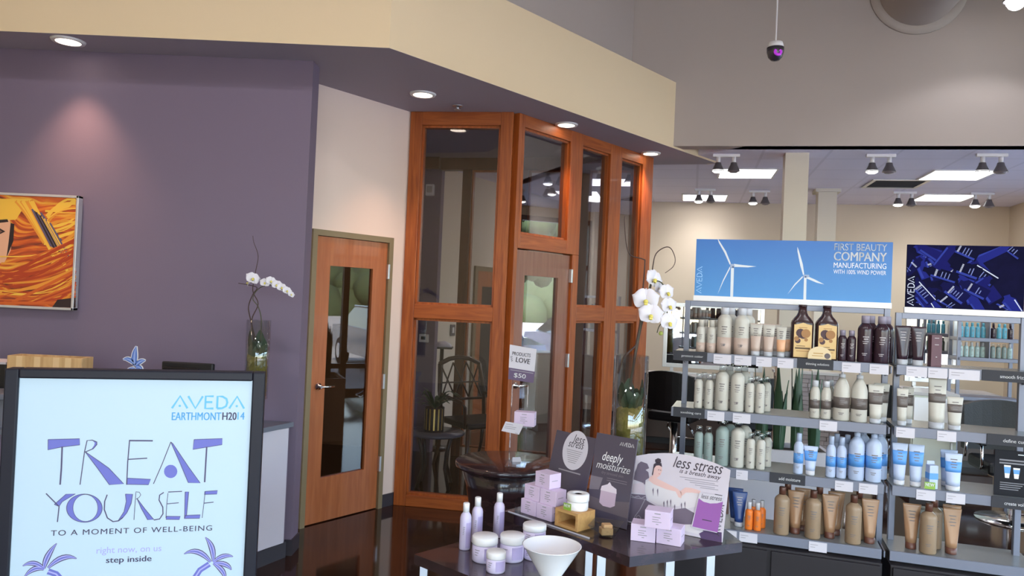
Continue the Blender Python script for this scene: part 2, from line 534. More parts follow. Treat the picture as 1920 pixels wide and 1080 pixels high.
# header wall over the opening to the back room
H0 = Vector((1.0, 7.225)); HD = Vector((0.977, -0.2137))
struct('wall_header', wall_between(MB(), H0, H0 + HD * 5.25, 3.25, 5.3, 0.16), M['grey_wall'])
struct('ceiling', MB().prism([(-4.7, -3.4), (6.4, -4.2), (8.0, 7.2), (-4.7, 8.9)], 5.3, 5.4), M['grey_wall'])
# back room
ZC = 3.25
B0 = Vector((0.636, 11.43)); BD = Vector((0.975, -0.223)); BL = Vector((-0.514, -0.858))
bw = lambda s: B0 + BD * s
struct('wall_back', wall_between(MB(), bw(-0.1), bw(7.2), 0, 3.3), M['beige'])
struct('baseboard_back', wall_between(MB(), bw(0) - Vector((0.003, 0.012)), bw(7.0) - Vector((0.003, 0.012)), 0, 0.1, 0.012), M['dark_base'])
# back room's side wall, with a door opening
lw = lambda s: B0 + BL * s
d3a = on_wall(936, 520, lw(0), lw(1)); d3b = on_wall(893, 520, lw(0), lw(1))
s3a = (Vector((d3a.x, d3a.y)) - B0).dot(BL); s3b = (Vector((d3b.x, d3b.y)) - B0).dot(BL)
mb = MB()
wall_between(mb, lw(3.65), lw(0), 0, 3.3)
struct('wall_back_side', mb, M['beige'])
mb = MB()
ceil_poly = [tuple(GW_L + Vector((-.1, .12))), tuple(GW_R + Vector((0.0, 0.12))), (1.47, 8.02), tuple(H0 + HD * 1.15 + Vector((0.003, 0.012))), tuple(H0 + HD * 4.9 + Vector((0.003, 0.012))), tuple(bw(7.2)), tuple(bw(-0.2)), tuple(lw(3.8))]
struct('ceiling_back', MB().prism(ceil_poly, ZC, ZC + .06), mat_tile_ceiling())
struct('ceiling_slot', MB().prism([tuple(KE + Vector((.03, .03))), tuple(H0 + HD * .97 + Vector((.033, .15))), tuple(H0 + HD * .3), tuple(KE + Vector((-.3, -.2)))], 3.6, 3.66).prism([tuple(KE + Vector((.004, 0))), tuple(H0 + HD * .93 + Vector((.033, .15))), tuple(H0 + HD * .96 + Vector((.033, .15))), tuple(KE + Vector((.034, 0)))], ZC + .06, 3.6), M['soffit'])
for nm, pa, pb in (('trim_column_front', (2.542, 7.021), (2.763, 6.997)), ('trim_column_rear', (3.75, 9.25), (3.98, 9.23))):
    mb = MB(); p = Vector(pa); q = p + Vector((0.972, -0.236)) * 0.215; n = Vector((0.236, 0.972)) * 0.2
    if nm.endswith('front'): p += n * 0.9; q += n * 0.9
    mb.prism([tuple(p), tuple(q), tuple(q + n), tuple(p + n)], 0, ZC)
    if nm.endswith('rear'):
        k = Vector((0.972, -0.236)) * 0.04; n2 = Vector((0.236, 0.972)) * 0.04
        mb.prism([tuple(p - k - n2), tuple(q + k - n2), tuple(q + k + n + n2), tuple(p - k + n + n2)], ZC - .04, ZC - .001)
    struct(nm, mb, M['column'])

# ---- storefront behind and beside the camera (seen in the reflections)
M['alu'] = mat('dark_storefront_frame', srgb(70, 66, 66), 0.4, 0.5)
def storefront(nm, P, Q, ztop, wall_top, step):
    L = (Q - P).length; d = (Q - P).normalized(); n = Vector((-d.y, d.x)); ang = math.atan2(d.y, d.x)
    root = struct_empty(nm, (P.x, P.y, 0), ang)
    mb = MB(); k = max(2, round(L / step))
    for i in range(k + 1):
        x = L * i / k; mb.box(x - 0.05, x + 0.05, -0.06, 0.06, 0, ztop)
    for z in (0.0, 0.42, 2.25, ztop - 0.08): mb.box(0, L, -0.05, 0.05, z, z + 0.08)
    struct('frame', mb, M['alu'], root)
    if wall_top > ztop: struct('header', MB().box(0, L, -0.08, 0.08, ztop, wall_top), M['cream'], root)
g2 = lambda a, b: Vector(G(a, b)[:2])
struct('sky_blocking_canopy', MB().prism([tuple(g2(4.4, -5.2)), tuple(g2(6.6, -5.2)), tuple(g2(6.6, 11.2)), tuple(g2(4.4, 11.2))], 3.35, 3.6).prism([tuple(g2(-6.5, -5.2)), tuple(g2(4.4, -5.2)), tuple(g2(4.4, -2.7)), tuple(g2(-6.5, -2.7))], 4.0, 4.25), M['cream'])  # unseen canopy slabs added to cut the sky light entering the storefronts
storefront('window_storefront_side', g2(4.25, -2.55), g2(4.25, 7.0), 3.1, 5.3, 1.6)
storefront('window_storefront_back', g2(4.25, 7.0), g2(4.25, 9.7), 3.1, 3.3, 1.35)
struct('wall_back_end', wall_between(MB(), g2(4.2, 9.7), g2(4.2, 11.45), 0, 3.3, .1), M['beige'])
storefront('window_storefront_entrance', g2(-1.0, -2.55), g2(4.25, -2.55), 3.8, 5.3, 1.75)
struct('wall_entrance', wall_between(MB(), g2(-1.0, -2.55), g2(-6.0, -2.55), 0, 5.3, 0.12), M['cream'])
# outside ground, parked cars and trees, met only in the glass
go = struct('ground_outside', MB().prism([tuple(g2(4.45, -30)), tuple(g2(60, -30)), tuple(g2(60, 45)), tuple(g2(4.45, 45))], -0.2, -0.12), mat('asphalt', srgb(176, 174, 170), 0.9, vary=(2, 0.2)))
struct('ground_entrance', MB().prism([tuple(g2(-20, -30)), tuple(g2(4.4, -30)), tuple(g2(4.4, -2.7)), tuple(g2(-20, -2.7))], -0.2, -0.12), mat('pale_paving', srgb(170, 166, 160), 0.9, vary=(2, 0.2)))
M['car_glass'] = mat('car_glass', srgb(30, 34, 40), 0.05, coat=1)
M['tyre'] = mat('tyre_rubber', srgb(22, 22, 22), 0.8)


def make_car(color, label, loc, rz):
    root = thing('car', label, 'car', loc, rz, None)
    body = MB(); prof = [(-2.2, .35), (-2.25, .7), (-2.1, .88), (-1.2, .98), (1.3, 1.0), (2.1, .95), (2.25, .6), (2.2, .35)]
    vs = [(x, -0.88, z) for x, z in prof] + [(x, 0.88, z) for x, z in prof]; n = len(prof)
    body.add(vs, [list(range(n)), list(range(n, 2 * n))[::-1]] + [(i, n + i, n + (i + 1) % n, (i + 1) % n) for i in range(n)])
    part('body', body, color, root)
    cab = MB(); cp = [(-1.15, .98), (-.45, 1.45), (.8, 1.47), (1.6, 1.0)]
    vs = [(x, -0.8 + (z - 1) * .3, z) for x, z in cp] + [(x, 0.8 - (z - 1) * .3, z) for x, z in cp]
    cab.add(vs, [(0, 1, 2, 3), (7, 6, 5, 4), (0, 4, 5, 1), (2, 6, 7, 3)]); part('glazing', cab, M['car_glass'], root)
    rf = MB().box(-.5, .85, -.68, .68, 1.44, 1.5, b=0.02); part('roof', rf, color, root)
    for sx in (-1.35, 1.35):
        for sy in (-0.8, 0.8):
            w = MB().lathe([(0.18, -.1), (0.32, -.1), (0.34, 0), (0.32, .1), (0.18, .1)], 18, 0, Matrix.Translation((sx, sy, .33)) @ Matrix.Rotation(R(90), 4, 'X'))
            wo = part('wheel', w, M['tyre'], root)
            part('rim', MB().lathe([(0.19, -.11), (0.19, .11)], 14, 0, Matrix.Translation((sx, sy, .33)) @ Matrix.Rotation(R(90), 4, 'X')), M['chrome'], wo)
    return root


cw = mat('white_car_paint', srgb(225, 228, 232), 0.15, coat=1); cb = mat('blue_car_paint', srgb(40, 60, 100), 0.15, coat=1); cs = mat('silver_car_paint', srgb(150, 154, 160), 0.2, 0.4, coat=1)
make_car(cw, 'white parked car mirrored in the glass, nearest the shop front', G(9.0, 6.4, -0.12), R(-10))
make_car(cs, 'silver parked car mirrored in the glass beside the white one', G(9.2, 9.4, -0.12), R(-14))
make_car(cb, 'dark blue parked car mirrored in the glass beyond the silver one', G(9.3, 12.6, -0.12), R(-14))
M['tree'] = mat('tree_leaves', srgb(62, 78, 48), 0.8, vary=(3, 0.4))
for k, (a, b_, h) in enumerate(((16, 4, 5.0), (19, 8.5, 6.0), (17, 13.5, 5.4), (22, 19, 6.5))):
    t = thing('tree', ('slim', 'broad', 'rounded', 'tall distant')[k] + ' parking lot tree mirrored in the glass doors', 'tree', G(a, b_, -0.12))
    part('trunk', MB().tube([(0, 0, 0), (0.05, 0, h * .3), (0, .05, h * .55)], .14, 8, r1=.08), M['twig'], t)
    cr = MB(); rd = random.Random(k)
    for i in range(70):
        p = Vector((rd.gauss(0, 1), rd.gauss(0, 1), rd.gauss(0, 1))).normalized() * rd.uniform(.5, 1)
        cr.sphere((p.x * h * .3, p.y * h * .3, h * .68 + p.z * h * .3), h * rd.uniform(.04, .09), 0, 7, 5)
    part('crown', cr, M['tree'], t)
mb = MB(); rd = random.Random(3)
for i in range(120):
    mb.sphere(tuple(G(45 + rd.uniform(0, 6), -10 + i * .42, rd.uniform(0, 2.4))), rd.uniform(1.2, 2.4), 0, 8, 5)
o = link('treeline', mb.mesh('treeline', M['tree'])); o['kind'] = 'stuff'; tag(o, 'green treeline across the parking lot, mirrored in the glass', 'trees')

# ---- door 1
root = struct_empty('door_1', (J0.x, J0.y, 0), math.atan2(DD.y, DD.x))
fm = MB().box(-0.02, 0.022, -0.02, 0.12, 0, 2.175).box(0.722, 0.765, -0.02, 0.12, 0, 2.175).box(0.022, 0.722, -0.02, 0.12, 2.132, 2.175)
part('frame', fm, M['olive'], root)
GX0, GX1, GZ0, GZ1 = 0.16, 0.575, 0.335, 1.915
lf = MB().box(0.026, GX0, 0.0, 0.045, 0.008, 2.128).box(GX1, 0.718, 0.0, 0.045, 0.008, 2.128).box(GX0, GX1, 0.0, 0.045, 0.008, GZ0).box(GX0, GX1, 0.0, 0.045, GZ1, 2.128)
part('leaf', lf, M['door_wood'], root)
part('pane', MB().box(GX0, GX1, 0.02, 0.026, GZ0, GZ1), M['pane_door'], root, 'clear glass pane with brown tint')


def lever(parent, x, z, d=1):
    h = MB().lathe([(0.027, 0), (0.027, 0.012), (0.011, 0.016), (0.011, 0.05)], 16, 0, Matrix.Translation((x, 0, z)) @ Matrix.Rotation(R(90), 4, 'X'))
    h.tube([(x, -0.05, z), (x + d * 0.03, -0.056, z), (x + d * 0.11, -0.052, z - 0.004)], 0.009, 8)
    return part('lever_handle', h, M['chrome'], parent, 'chrome lever handle')


lever(root, 0.095, 1.02)
for z in (0.36, 1.02, 1.9):
    part('hinge', MB().box(0.714, 0.735, -0.024, 0.0, z - 0.06, z + 0.06, b=.003), M['steel'], root)
# the dim room behind door 1
light('door_room_fill', 'AREA', (dw(.3) + DN * .9).to_3d() + Vector((0, 0, 3.1)), 9, (1, .8, .62), shape='SQUARE', size=.5)  # unseen fill lamp added to lift the black behind the door glass
struct('wall_behind_door', wall_between(MB(), dw(-0.9) + DN * 1.6, dw(1.05) + DN * 1.6, 0, SOF), M['beige'])

# ---- glazed timber screens
A0 = Vector((-0.885, 6.18)); C = Vector((-0.04, 6.046))


def screen(nm, P, Q, bars, panes, wmat=None, gl='pane'):
    d = Q - P; root = struct_empty(nm, (P.x, P.y, 0), math.atan2(d.y, d.x))
    for (x0, x1, z0, z1) in bars:
        vert = (z1 - z0) > (x1 - x0)
        y = 0.056 if vert else 0.054
        part('post' if vert else 'rail', MB().box(x0, x1, -y, y, z0, z1, b=.004), wmat or M['frame_wood' if vert else 'frame_wood_h'], root)
    for (x0, x1, z0, z1) in panes:
        bd = MB()
        for (a, b, c, dd) in ((x0, x0 + .018, z0, z1), (x1 - .018, x1, z0, z1), (x0, x1, z0, z0 + .018), (x0, x1, z1 - .018, z1)):
            bd.box(a, b, -.03, .03, c, dd)
        part('glazing_bead', bd, M['frame_wood'], root)
        part('pane', MB().box(x0, x1, -.003, .003, z0, z1), M[gl], root)
    return root


LA = (C - A0).length
screen('window_1', A0, C, [(0, .1, 0, SOF), (LA - .1, LA, 0, SOF), (.1, LA - .1, 3.12, SOF), (.1, LA - .1, 1.535, 1.65), (.1, LA - .1, 0, .09)],
       [(.1, LA - .1, 1.65, 3.12), (.1, LA - .1, .09, 1.535)])
LB = (GW_R - C).length
rootB = screen('window_2', C, GW_R,
               [(.0, .045, 0, SOF), (.045, .076, 2.14, SOF), (.805, .9, 0, 2.14), (.714, .9, 2.14, SOF), (1.355, 1.553, 0, SOF), (1.943, LB, 0, SOF),
                (.076, .714, 3.13, SOF), (.9, 1.355, 3.13, SOF), (1.553, 1.943, 3.13, SOF), (.076, .714, 2.14, 2.26),
                (.9, 1.355, 1.55, 1.68), (1.553, 1.943, 1.55, 1.68), (.9, 1.355, 0, .09), (1.553, 1.943, 0, .09)],
               [(.076, .714, 2.26, 3.13), (.9, 1.355, 1.68, 3.13), (1.553, 1.943, 1.68, 3.13), (.9, 1.355, .09, 1.55), (1.553, 1.943, .09, 1.55)], None, 'pane_bright')
LG = (GW_R - GW_L).length
pw = on_wall(823, 450, GW_L, GW_R); sp = (Vector((pw.x, pw.y)) - GW_L).length
gs = lambda x: (lambda p: (Vector((p.x, p.y)) - GW_L).length)(on_wall(x, 450, GW_L, GW_R))
M['shade_wood'] = wood('shaded_rear_frame_wood', srgb(104, 62, 40), srgb(78, 44, 28), 5)  # frame wood with the shade at the rear put into its colour
p1, p2, p3 = gs(870), gs(974), gs(1088)
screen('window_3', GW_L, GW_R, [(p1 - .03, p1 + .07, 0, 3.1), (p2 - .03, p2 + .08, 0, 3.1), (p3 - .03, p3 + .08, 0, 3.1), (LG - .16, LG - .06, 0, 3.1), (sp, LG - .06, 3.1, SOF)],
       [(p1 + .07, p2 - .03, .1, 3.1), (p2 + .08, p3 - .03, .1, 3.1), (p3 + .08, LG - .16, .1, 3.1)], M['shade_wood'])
d = (GW_R - GW_L).normalized()
struct('wall_inner_purple', wall_between(MB(), GW_L, GW_L + d * sp, 0, SOF, 0.1), M['purple'])
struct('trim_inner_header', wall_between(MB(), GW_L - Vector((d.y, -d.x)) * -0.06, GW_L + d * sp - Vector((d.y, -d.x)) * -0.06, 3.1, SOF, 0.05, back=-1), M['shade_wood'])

# ---- door 2 in the right-hand screen
d2 = struct_empty('door_2', (C.x, C.y, 0), math.atan2((GW_R - C).y, (GW_R - C).x))
GX0, GX1, GZ0, GZ1 = 0.18, 0.64, 0.3, 1.925
lf = MB()
for bx in ((.05, GX0, .008, 2.13), (GX1, .80, .008, 2.13), (GX0, GX1, .008, GZ0), (GX0, GX1, GZ1, 2.13)):
    lf.box(bx[0], bx[1], -.03, .02, bx[2], bx[3])
part('leaf', lf, M['door_wood2'], d2)
part('pane', MB().box(GX0, GX1, -.006, .0, GZ0, GZ1), M['pane_bright'], d2)
hb = lever(d2, 0.11, 1.02); hb.location = (0, -0.03, 0)
for z in (0.33, 1.2, 1.95):
    part('hinge', MB().box(.792, .815, -.062, -.03, z - .06, z + .06, b=.003), M['steel'], d2)

# ---- door 3, far side wall
ang = math.atan2(-BL.y, -BL.x)
pp = lw(s3b); d3 = struct_empty('door_3', (pp.x, pp.y, 0), ang); wd = s3b - s3a
part('frame', MB().box(-.06, .0, -.03, .0, 0, 2.12).box(wd, wd + .06, -.03, .0, 0, 2.12).box(0, wd, -.03, .0, 2.06, 2.12), M['olive'], d3)
part('leaf', MB().box(0.0, .12, -.02, 0.0, 0, 2.06).box(wd - .12, wd, -.02, 0.0, 0, 2.06).box(.12, wd - .12, -.02, 0.0, 1.86, 2.06).box(.12, wd - .12, -.02, 0.0, 0, .4), M['door_wood'], d3)
part('pane', MB().box(.12, wd - .12, -.01, 0, .4, 1.86), M['black_frame'], d3, 'dark glass pane')

# ------------------------------------------------------------------ ceiling fixtures
LROT = math.atan2(BD.y, BD.x)


def downlight(x, y, label):
    p = at_z(x, y, SOF)
    t = thing('downlight', label, 'downlight', (p.x, p.y, SOF), 0, 'recessed downlights in the soffit')
    part('trim_ring', MB().lathe([(0.072, -0.012), (0.094, -0.012), (0.1, 0.0), (0.072, 0.0), (0.072, -0.012)], 28), M['white'], t)
    part('diffuser', MB().lathe([(0.0001, -0.007), (0.073, -0.007), (0.073, -0.001)], 24), M['lamp'], t)
    light('bulb', 'SPOT', (0, 0, -0.02), 85, WARM, t, spot_size=R(82), spot_blend=0.9, shadow_soft_size=0.06)


downlight(128, 76, 'recessed round downlight in the soffit above the purple wall')
downlight(793, 176, 'recessed round downlight in the soffit near the wooden door')
downlight(1062, 233, 'recessed round downlight in the soffit above the glazed door transom')
downlight(1220, 287, 'recessed round downlight in the soffit at the far end of the timber screen')
p = at_z(858, 198, SOF)
t = thing('sprinkler', 'small metal fire sprinkler head in the soffit beside the timber screen', 'sprinkler', (p.x, p.y, SOF))
part('escutcheon', MB().lathe([(0.04, -0.006), (0.042, 0)], 20), M['steel'], t)
part('nozzle', MB().lathe([(0.012, -0.03), (0.012, -0.006)], 12).lathe([(0.028, -0.036), (0.028, -0.033)], 14), M['steel'], t)


def ceiling_panel(x, y, label, z=ZC):
    p = at_z(x, y, z)
    t = thing('ceiling_light', label, 'ceiling light', (p.x, p.y, z), LROT, 'square light panels in the tile ceiling')
    s = 0.29
    part('diffuser', MB().box(-s, s, -s, s, -0.008, -0.001), M['panel_light'], t)
    f = MB()
    for bx in ((-s - .02, s + .02, -s - .02, -s), (-s - .02, s + .02, s, s + .02), (-s - .02, -s, -s, s), (s, s + .02, -s, s)): f.box(bx[0], bx[1], bx[2], bx[3], -0.012, 0)
    part('frame', f, M['white'], t)
    light('tube_light', 'AREA', (0, 0, -.02), 10, (1, .98, .99), t, shape='SQUARE', size=.55, spread=R(115))


ceiling_panel(1400, 324.5, 'square lit ceiling panel just past the timber screen, in front of the column')
ceiling_panel(1794, 327.5, 'square lit ceiling panel in the near row, away from the timber screen')
ceiling_panel(1321, 370, 'small square lit ceiling panel in the far row behind the twin spots near the screen')
ceiling_panel(1769, 370, 'small square lit ceiling panel in the far row above the dark blue banner')
ceiling_panel(1140, 341, 'square lit ceiling panel seen through the timber screen, larger of the two')
ceiling_panel(1085, 363, 'square lit ceiling panel seen through the timber screen, smaller of the two')
p = at_z(1678, 344, ZC)
t = thing('air_vent', 'dark square air vent in the white tile ceiling', 'vent', (p.x, p.y, ZC), LROT)
fm = MB(); 
for bx in ((-.3, .3, -.3, -.26), (-.3, .3, .26, .3), (-.3, -.26, -.26, .26), (.26, .3, -.26, .26)): fm.box(*bx, -.012, 0)
part('frame', fm, M['steel'], t)
sl = MB()
for k in range(9): sl.box(-.26, .26, -.25 + k * .058, -.236 + k * .058, -.012, -.002)
part('slats', sl, M['strip'], t); part('duct_mouth', MB().box(-.26, .26, -.26, .26, -.002, -.0005), M['black'], t)

M['lamp_off'] = mat('unlit_lamp_glass', srgb(120, 112, 116), 0.2)
M['spot_body'] = mat('grey_spot_body', srgb(96, 92, 96), 0.4, 0.3)


def twin_spot(x, y, label, lit2=False):
    p = at_z(x, y, ZC)
    t = thing('twin_spotlight', label, 'spotlight', (p.x, p.y, ZC), LROT, 'twin track spots on the tile ceiling')
    part('rail', MB().box(-.13, .13, -.018, .018, -.03, 0, b=.004), M['white'], t)
    for k, sx in enumerate((-.075, .075)):
        h = part('stem', MB().lathe([(.02, -.085), (.02, -.03)], 12, 0, Matrix.Translation((sx, 0, 0))), M['white'], t)
        part('reflector', MB().lathe([(.028, -.085), (.034, -.11), (.06, -.165), (.062, -.17)], 16, 0, Matrix.Translation((sx, 0, 0))), M['spot_body'], h)
        part('lamp_face', MB().lathe([(.0001, -.19), (.035, -.184), (.058, -.168), (.058, -.16)], 16, 0, Matrix.Translation((sx, 0, 0))), M['lamp_white' if k == 0 else 'lamp_off'], h)
    light('bulb', 'SPOT', (-.075, 0, -.22), 6, (1, .95, .88), t, spot_size=R(80), spot_blend=1.0, shadow_soft_size=.04,
          rot=(R(4), 0, 0))


for x, y, lb in ((1362, 289, 'twin ceiling spotlight nearest the timber screen, in the near row'), (1652, 289, 'twin ceiling spotlight above the windmill banner, in the near row'),
                 (1860, 288, 'twin ceiling spotlight above the dark blue banner, in the near row'), (1322, 354, 'twin ceiling spotlight in front of the small far light panel near the screen'),
                 (1424, 357, 'twin ceiling spotlight just before the front column, in the far row'), (1697, 359, 'twin ceiling spotlight beside the far light panel, on its column side'),
                 (1842, 361, 'twin ceiling spotlight beside the far light panel, on its outer side')):
    twin_spot(x, y, lb)
for (x, y, lb) in ((1040, 318, 'twin ceiling spotlight seen through the glass above the glazed door'), (1194, 314, 'twin ceiling spotlight seen through the end pane of the timber screen')):
    twin_spot(x, y, lb)

# dome camera on its drop rod
p = at_y(1454, 90, 5.5)
t = thing('security_camera', 'small silver dome security camera with purple lens hanging on a thin white rod', 'security camera', (p.x, p.y, p.z))
part('drop_rod', MB().tube([(0, 0, 0.03), (0, 0, 5.3 - p.z)], 0.006, 8), M['white'], t)
part('mount', MB().lathe([(0.05, 0.0), (0.058, 0.012), (0.05, 0.04), (0.02, 0.05)], 20), M['white'], t)
part('dome', MB().lathe([(0.0001, -0.098), (0.03, -0.092), (0.05, -0.07), (0.06, -0.035), (0.062, 0.0)], 22), mat('grey_camera_dome', srgb(70, 66, 76), 0.2, .3), t)
part('lens', MB().lathe([(0.014, 0), (0.03, 0.0), (0.03, 0.012), (0.014, 0.012), (0.014, 0)], 18, 0, Matrix.Translation((0, -0.052, -0.05)) @ Matrix.Rotation(R(72), 4, 'X')),
     mat('purple_camera_ring', srgb(176, 60, 200), 0.3, emit=srgb(176, 50, 210), es=.6), t)
# round duct through the header wall, and the flange around it
pc = on_wall(1722, -20, H0, H0 + HD); hn = Vector((-HD.y, HD.x, 0)) * -1
t = thing('air_duct', 'large round grey ventilation duct coming through the header wall', 'duct', (pc.x, pc.y, pc.z), math.atan2(HD.y, HD.x))
rot = Matrix.Rotation(R(90), 4, 'X')
part('pipe', MB().lathe([(0.335, 0.012), (0.335, .6), (0.338, .61), (0.335, .62), (0.335, 1.4), (.33, 1.4), (.33, 0.012), (0.335, 0.012)], 44, 0, rot), M['grey_wall'], t)
part('flange', MB().lathe([(0.336, 0.004), (0.41, 0.004), (0.41, .02), (0.336, .02)], 44, 0, rot), mat('grey_duct_flange', srgb(176, 166, 158), .6), t)
# bright bay lamp by the corner of the picture
p = at_y(1905, 2, 5.9)
t = thing('pendant_light', 'very bright hanging lamp high beside the round duct', 'pendant light', (p.x, p.y, p.z))
part('shade', MB().lathe([(.02, .16), (.05, .15), (.075, .06), (.09, 0), (.086, 0), (.07, .06)], 24), M['spot_body'], t)
part('bulb', MB().sphere((0, 0, 0.0), .072), mat('bright_bulb', (1, 1, 1), .4, emit=(1, 1, 1), es=30), t)
part('cord', MB().tube([(0, 0, .15), (0, 0, 5.3 - p.z)], .005, 6), M['black'], t)
light('bay_lamp', 'SPOT', (0, 0, -.02), 75, (.98, .97, 1), t, spot_size=R(134), spot_blend=.35, shadow_soft_size=.08)

# ------------------------------------------------------------------ purple wall: picture, and the reception desk in front
M['p_orange'] = mat('hair_picture', srgb(206, 92, 34), 0.3, coat=.4)
def hair_shader(mt):
    n = mt.node_tree.nodes; l = mt.node_tree.links; b = n['Principled BSDF']
    tc = n.new('ShaderNodeTexCoord'); mp = n.new('ShaderNodeMapping')
    mp.inputs['Rotation'].default_value = (0, R(-38), 0); mp.inputs['Scale'].default_value = (1.3, 1, 16)
    ds = n.new('ShaderNodeTexNoise'); ds.inputs['Scale'].default_value = 1.7
    va = n.new('ShaderNodeMixRGB'); va.blend_type = 'ADD'; va.inputs[0].default_value = .55
    l.new(tc.outputs['Object'], va.inputs[1]); l.new(tc.outputs['Object'], ds.inputs['Vector']); l.new(ds.outputs['Color'], va.inputs[2])
    l.new(va.outputs[0], mp.inputs['Vector'])
    ns = n.new('ShaderNodeTexNoise'); ns.inputs['Scale'].default_value = 2.6; ns.inputs['Detail'].default_value = 7
    l.new(mp.outputs[0], ns.inputs['Vector'])
    cr = n.new('ShaderNodeValToRGB'); e = cr.color_ramp.elements
    e[0].position = .3; e[0].color = srgb(104, 40, 30) + (1,); e[1].position = .74; e[1].color = srgb(240, 196, 84) + (1,)
    for pos, c in ((.42, (176, 66, 30)), (.52, (214, 98, 34)), (.62, (228, 150, 48))):
        x = e.new(pos); x.color = srgb(*c) + (1,)
    l.new(ns.outputs['Fac'], cr.inputs[0]); l.new(cr.outputs[0], b.inputs['Base Color'])
hair_shader(M['p_orange'])
t = thing('wall_picture', 'silver framed picture of flowing orange hair on the purple wall', 'picture', (-3.29, 4.848, 1.902))
W2, H2 = .462, .372
fr = MB()
for bx in ((-W2, W2, H2 - .016, H2), (-W2, W2, -H2, -H2 + .016), (-W2, -W2 + .016, -H2, H2), (W2 - .016, W2, -H2, H2)): fr.box(bx[0], bx[1], -.02, .03, bx[2], bx[3], b=.002)
part('frame', fr, mat('silver_frame', srgb(205, 205, 212), .3, .5), t)
pic = MB(); pic.box(-W2 + .01, W2 - .01, -.012, .02, -H2 + .01, H2 - .01)
L = lambda pts: [px_local(t, x, y, -.013) for x, y in pts]
def ribs(pts_list, w, mi, yy):
    for pts in pts_list: pic.stroke(L(pts), w, yy, mi)
pic.flat(L([(-60, 415), (18, 412), (24, 440), (20, 470), (8, 492), (-60, 520)]), -.0128, 1)         # cheek
pic.flat(L([(-60, 372), (60, 373), (40, 396), (30, 412), (-10, 414), (-60, 416)]), -.0129, 2)       # yellow fringe
pic.flat(L([(20, 418), (27, 420), (25, 452), (12, 484), (16, 455)]), -.0131, 3)
pic.flat(L([(-14, 434), (-2, 427), (10, 434), (-2, 440)]), -.0132, 3); pic.flat(L([(-12, 434), (-2, 430), (5, 434), (-2, 438)]), -.0134, 5)
pic.flat(L([(-30, 414), (14, 411), (16, 416), (-20, 420)]), -.0133, 3)
for a_, b_, c_ in (((64, 394), (96, 440), (112, 474)), ((74, 400), (104, 440), (124, 468)), ((88, 430), (106, 462), (118, 478))): ribs([[a_, b_, c_]], .03, 4, -.0130)
rdh = random.Random(21)
def wisp(x0, y0, x1, y1, w, mi, yy, bow=14):
    pts = []
    for i in range(9):
        u = i / 8; pts.append((min(142, x0 + (x1 - x0) * u + bow * math.sin(math.pi * u) * .5), min(568, max(374, y0 + (y1 - y0) * u + bow * math.sin(math.pi * u)))))
    ribs([pts], w, mi, yy)
for k in range(26):          # yellow strands at the upper right
    y = 376 + k * 4.2; wisp(88 + rdh.uniform(-6, 10), y + rdh.uniform(-4, 30), 142, y + rdh.uniform(-14, 6), rdh.uniform(.006, .022), rdh.choice((2, 2, 2, 7, 8)), -.01312 - k * .000012, rdh.uniform(-8, 8))
for k in range(12):          # golden lock falling from the fringe
    wisp(26 + k * 3.2, 377, 78 + k * 4.5, 452 + k * 5 + rdh.uniform(-6, 6), rdh.uniform(.008, .02), rdh.choice((2, 2, 7)), -.01345 - k * .000012, -16)
for k in range(14):          # dark violet gap
    wisp(60 + k * 2.6, 392 + k * 2, 96 + k * 2.6, 462 + k * 1.6, rdh.uniform(.004, .012), rdh.choice((4, 4, 3, 2)), -.01362 - k * .000012, -8)
for k in range(44):          # red sweeps over the lower half
    y = 478 + k * 2.4; wisp(-30 + rdh.uniform(-10, 60), y + rdh.uniform(0, 40), 142, y - rdh.uniform(0, 42), rdh.uniform(.004, .02), rdh.choice((6, 6, 8, 8, 7, 2)), -.01380 - k * .000012, rdh.uniform(-4, 18))
pic.flat(L([(98, 576), (108, 562), (142, 558), (142, 577)]), -.0146, 3)
part('printed_picture', pic, [M['p_orange'], mat('picture_skin', srgb(226, 170, 140), .4), mat('picture_yellow', srgb(238, 186, 70), .4), mat('picture_dark', srgb(44, 30, 36), .4),
                              mat('picture_blue_grey', srgb(96, 84, 112), .4), mat('picture_eye', srgb(120, 84, 72), .4), mat('picture_red', srgb(176, 62, 32), .4), mat('picture_amber', srgb(226, 146, 52), .4), mat('picture_rust', srgb(206, 96, 40), .4)], t)

# reception desk
t = thing('reception_desk', 'purple and white reception desk with grey tops along the purple wall', 'desk', (0, 0, 0))
EA, EB = Vector((-1.372, 4.845)), Vector((-1.52, 4.60)); ed = (EB - EA).normalized()
body = MB().prism([(-3.9, 4.845), (-1.40, 4.845), (-1.50, 4.62), (-1.62, 4.25), (-3.9, 4.25)], 0.1, 0.84)
part('body', body, M['purple'], t)
part('plinth', MB().prism([(-3.9, 4.84), (-1.385, 4.84), (-1.505, 4.6), (-1.62, 4.24), (-3.9, 4.24)], 0, .1), M['dark_base'], t)
part('worktop', MB().prism([(-3.9, 4.85), (-1.375, 4.85), (-1.485, 4.6), (-1.6, 4.22), (-3.9, 4.22)], .84, .87), M['shelf'], t)
e0, e1 = EA + ed * .045 + Vector((.004, -.006)), EB + ed * .12 + Vector((.004, -.006))
part('end_panel', MB().prism([tuple(e0), tuple(e1), tuple(e1 + Vector((-.02, .012))), tuple(e0 + Vector((-.02, .012)))], .105, .838), mat('pale_laminate', srgb(196, 190, 204), .5), t, 'pale laminate end panel')
part('raised_counter', MB().box(-3.8, -1.80, 4.28, 4.74, .87, 1.03).box(-3.84, -1.66, 4.24, 4.80, 1.03, 1.065, b=.005), M['shelf'], t)
CT = 1.0655


def desk_at(x, Y): return at_y(x, 690, Y).x


